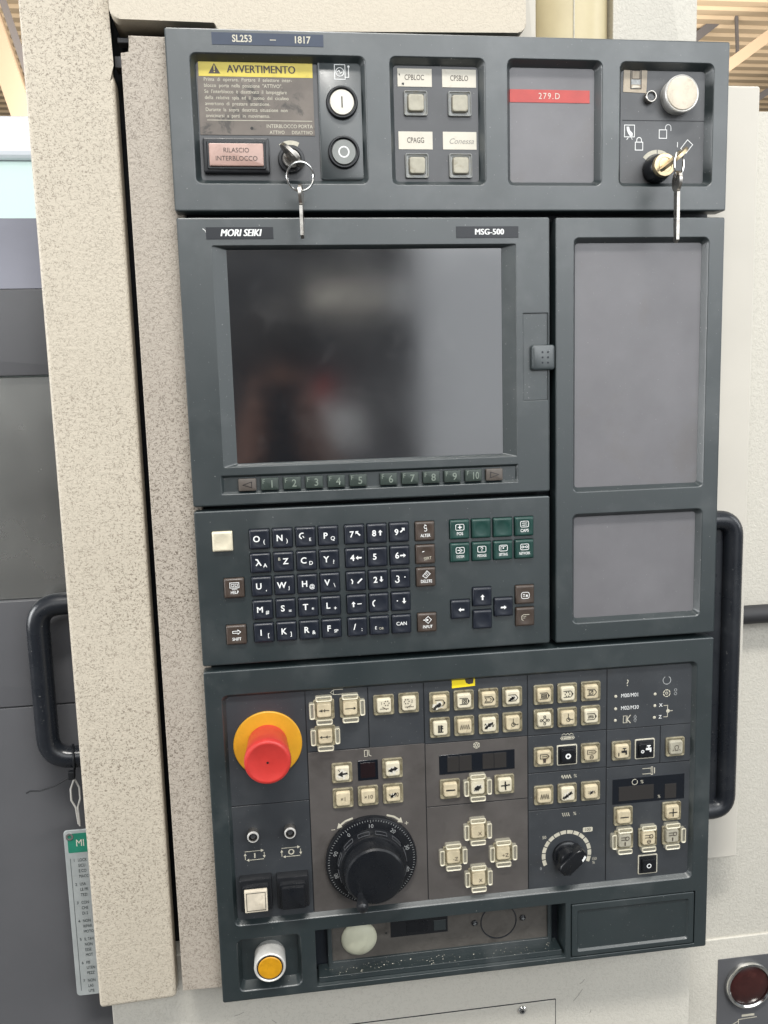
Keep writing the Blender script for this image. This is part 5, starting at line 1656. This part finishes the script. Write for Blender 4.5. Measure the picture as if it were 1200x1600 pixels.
def facing(name, u0, v0, u1, v1, z, depth, material):
    """block whose worked face looks at the panel"""
    bm = bmesh.new()
    w, h = u1 - u0, v1 - v0
    loft(bm, [(rr(w - 12, h - 12, 8), -3), (rr(w, h, 10), 3), (rr(w, h, 10), depth)], cap0=True)
    return link(name, bm, material, opp, ((u0 + u1) / 2, (v0 + v1) / 2, z))


facing('machine_body', -900, -520, 690, 1845, 3000, 500, 'slate_dark')
facing('machine_window', 250, -195, 560, -90, 2990, 8, 'lit_window')
facing('machine_window', 590, -215, 680, -70, 2990, 8, 'cabinet_white')
facing('machine_plate', 205, 185, 340, 300, 2990, 8, 'tape_red')
facing('machine_panel', 205, 310, 470, 900, 2990, 8, 'cabinet_white')
facing('machine_panel', 500, 120, 680, 1000, 2990, 8, 'slate_paint')

# photographer holding a phone
phone = link('phone', box_bm(74, 148, 8, 1.5, 9), 'gloss_black', None, (80, 312, 656))
phone['label'] = 'black phone held up by the person mirrored in the screen'
phone['category'] = 'phone'


def photographer():
    J = {}
    E_ = []
    SEG = []

    def jn(n, u, v, z, r):
        J[n] = (W(u, v, z), r * S)

    def bone(a_, b_, m_):
        E_.append((a_, b_))
        SEG.append((a_, b_, m_))
    for d_ in (('pelvis', 100, 960, 1110, 150), ('waist', 100, 820, 1105, 140), ('chest', 100, 580, 1090, 155), ('collar', 98, 440, 1085, 95), ('neck', 94, 345, 1070, 58),
               ('jaw', 90, 280, 1040, 66), ('brow', 88, 190, 1035, 86), ('crown', 88, 120, 1050, 62),
               ('sh_l', -80, 440, 1085, 68), ('el_l', -140, 660, 960, 46), ('wr_l', 10, 420, 740, 30), ('pa_l', 32, 350, 690, 27),
               ('sh_r', 280, 440, 1085, 68), ('el_r', 330, 640, 940, 46), ('wr_r', 160, 400, 740, 30), ('pa_r', 136, 335, 692, 27),
               ('hip_l', 10, 1000, 1110, 105), ('kn_l', 0, 1400, 1090, 68), ('an_l', -5, 1775, 1120, 46), ('toe_l', -15, 1815, 950, 36),
               ('hip_r', 190, 1000, 1110, 105), ('kn_r', 200, 1400, 1090, 68), ('an_r', 205, 1775, 1120, 46), ('toe_r', 215, 1815, 950, 36),
               ('nose', 88, 232, 942, 14)):
        jn(*d_)
    for a_, b_, m_ in (('pelvis', 'waist', 1), ('waist', 'chest', 1), ('chest', 'collar', 1), ('collar', 'neck', 0), ('neck', 'jaw', 0), ('jaw', 'brow', 0), ('brow', 'crown', 0), ('brow', 'nose', 0),
                       ('collar', 'sh_l', 1), ('sh_l', 'el_l', 1), ('el_l', 'wr_l', 0), ('wr_l', 'pa_l', 0), ('collar', 'sh_r', 1), ('sh_r', 'el_r', 1), ('el_r', 'wr_r', 0), ('wr_r', 'pa_r', 0),
                       ('pelvis', 'hip_l', 2), ('hip_l', 'kn_l', 2), ('kn_l', 'an_l', 2), ('an_l', 'toe_l', 3), ('pelvis', 'hip_r', 2), ('hip_r', 'kn_r', 2), ('kn_r', 'an_r', 2), ('an_r', 'toe_r', 3)):
        bone(a_, b_, m_)
    for s_, q, e in (('l', 1, 43), ('r', -1, 117)):
        for i in range(4):
            ln = (0.9, 1.0, 0.95, 0.75)[i]
            vv = 268 + 24 * i
            k1, k2, k3 = 'f%s%da' % (s_, i), 'f%s%db' % (s_, i), 'f%s%dc' % (s_, i)
            jn(k1, e - q * 16, vv + 18, 676, 9.5)
            jn(k2, e - q * 10, vv + 4, 654, 9)
            jn(k3, e + q * 16 * ln, vv, 645, 8)
            bone('pa_' + s_, k1, 0)
            bone(k1, k2, 0)
            bone(k2, k3, 0)
        jn('t%sa' % s_, e - q * 6, 345, 684, 11)
        jn('t%sb' % s_, e + q * 16, 318, 676, 9)
        bone('pa_' + s_, 't%sa' % s_, 0)
        bone('t%sa' % s_, 't%sb' % s_, 0)
    names = list(J)
    org = W(100, 1850, 1110)
    me = bpy.data.meshes.new('skeleton')
    me.from_pydata([J[n][0] - org for n in names], [(names.index(a_), names.index(b_)) for a_, b_ in E_], [])
    o = bpy.data.objects.new('person', me)
    COL.objects.link(o)
    md = o.modifiers.new('skin', 'SKIN')
    md.use_smooth_shade = True
    o.modifiers.new('sub', 'SUBSURF').levels = 2
    for i, n in enumerate(names):
        sv = me.skin_vertices[0].data[i]
        sv.radius = (J[n][1], J[n][1])
        sv.use_root = n == 'pelvis'
    bpy.context.view_layer.update()
    me2 = bpy.data.meshes.new_from_object(o.evaluated_get(bpy.context.evaluated_depsgraph_get()))
    bpy.data.objects.remove(o)
    for m_ in ('skin', 'shirt', 'jeans', 'rubber'):
        me2.materials.append(MT[m_])
    for p in me2.polygons:
        c = p.center + org
        best = (1e9, 0)
        for a_, b_, m_ in SEG:
            A, B = J[a_][0], J[b_][0]
            t_ = max(0, min(1, (c - A).dot(B - A) / (B - A).length_squared))
            d_ = (c - A.lerp(B, t_)).length / (J[a_][1] * (1 - t_) + J[b_][1] * t_)
            if d_ < best[0]:
                best = (d_, m_)
        p.material_index = best[1]
        p.use_smooth = True
    o = bpy.data.objects.new('person', me2)
    o.location = org
    COL.objects.link(o)
    WP[o] = org
    o['label'] = 'person in a dark shirt raising a phone, mirrored in the blank screen'
    o['category'] = 'person'
    bm = bmesh.new()
    bmesh.ops.create_uvsphere(bm, u_segments=24, v_segments=14, radius=96)
    for v in bm.verts:
        v.co.z = v.co.z * 1.05 - 8
        if v.co.z > 20 and v.co.y < 30:
            v.co.z = 20 + (v.co.z - 20) * 0.3
    link('hair', bm, 'hair', o, (88, 165, 1048))


photographer()

# workshop floor
bm = bmesh.new()
q = [bm.verts.new(p) for p in ((-30, -30, 0), (30, -30, 0), (30, 30, 0), (-30, 30, 0))]
bm.faces.new(q)
me = finish(bm, swap=False)
me.materials.append(MT['floor'])
fl_ = bpy.data.objects.new('floor', me)
COL.objects.link(fl_)
fl_['kind'] = 'structure'

flush_text()
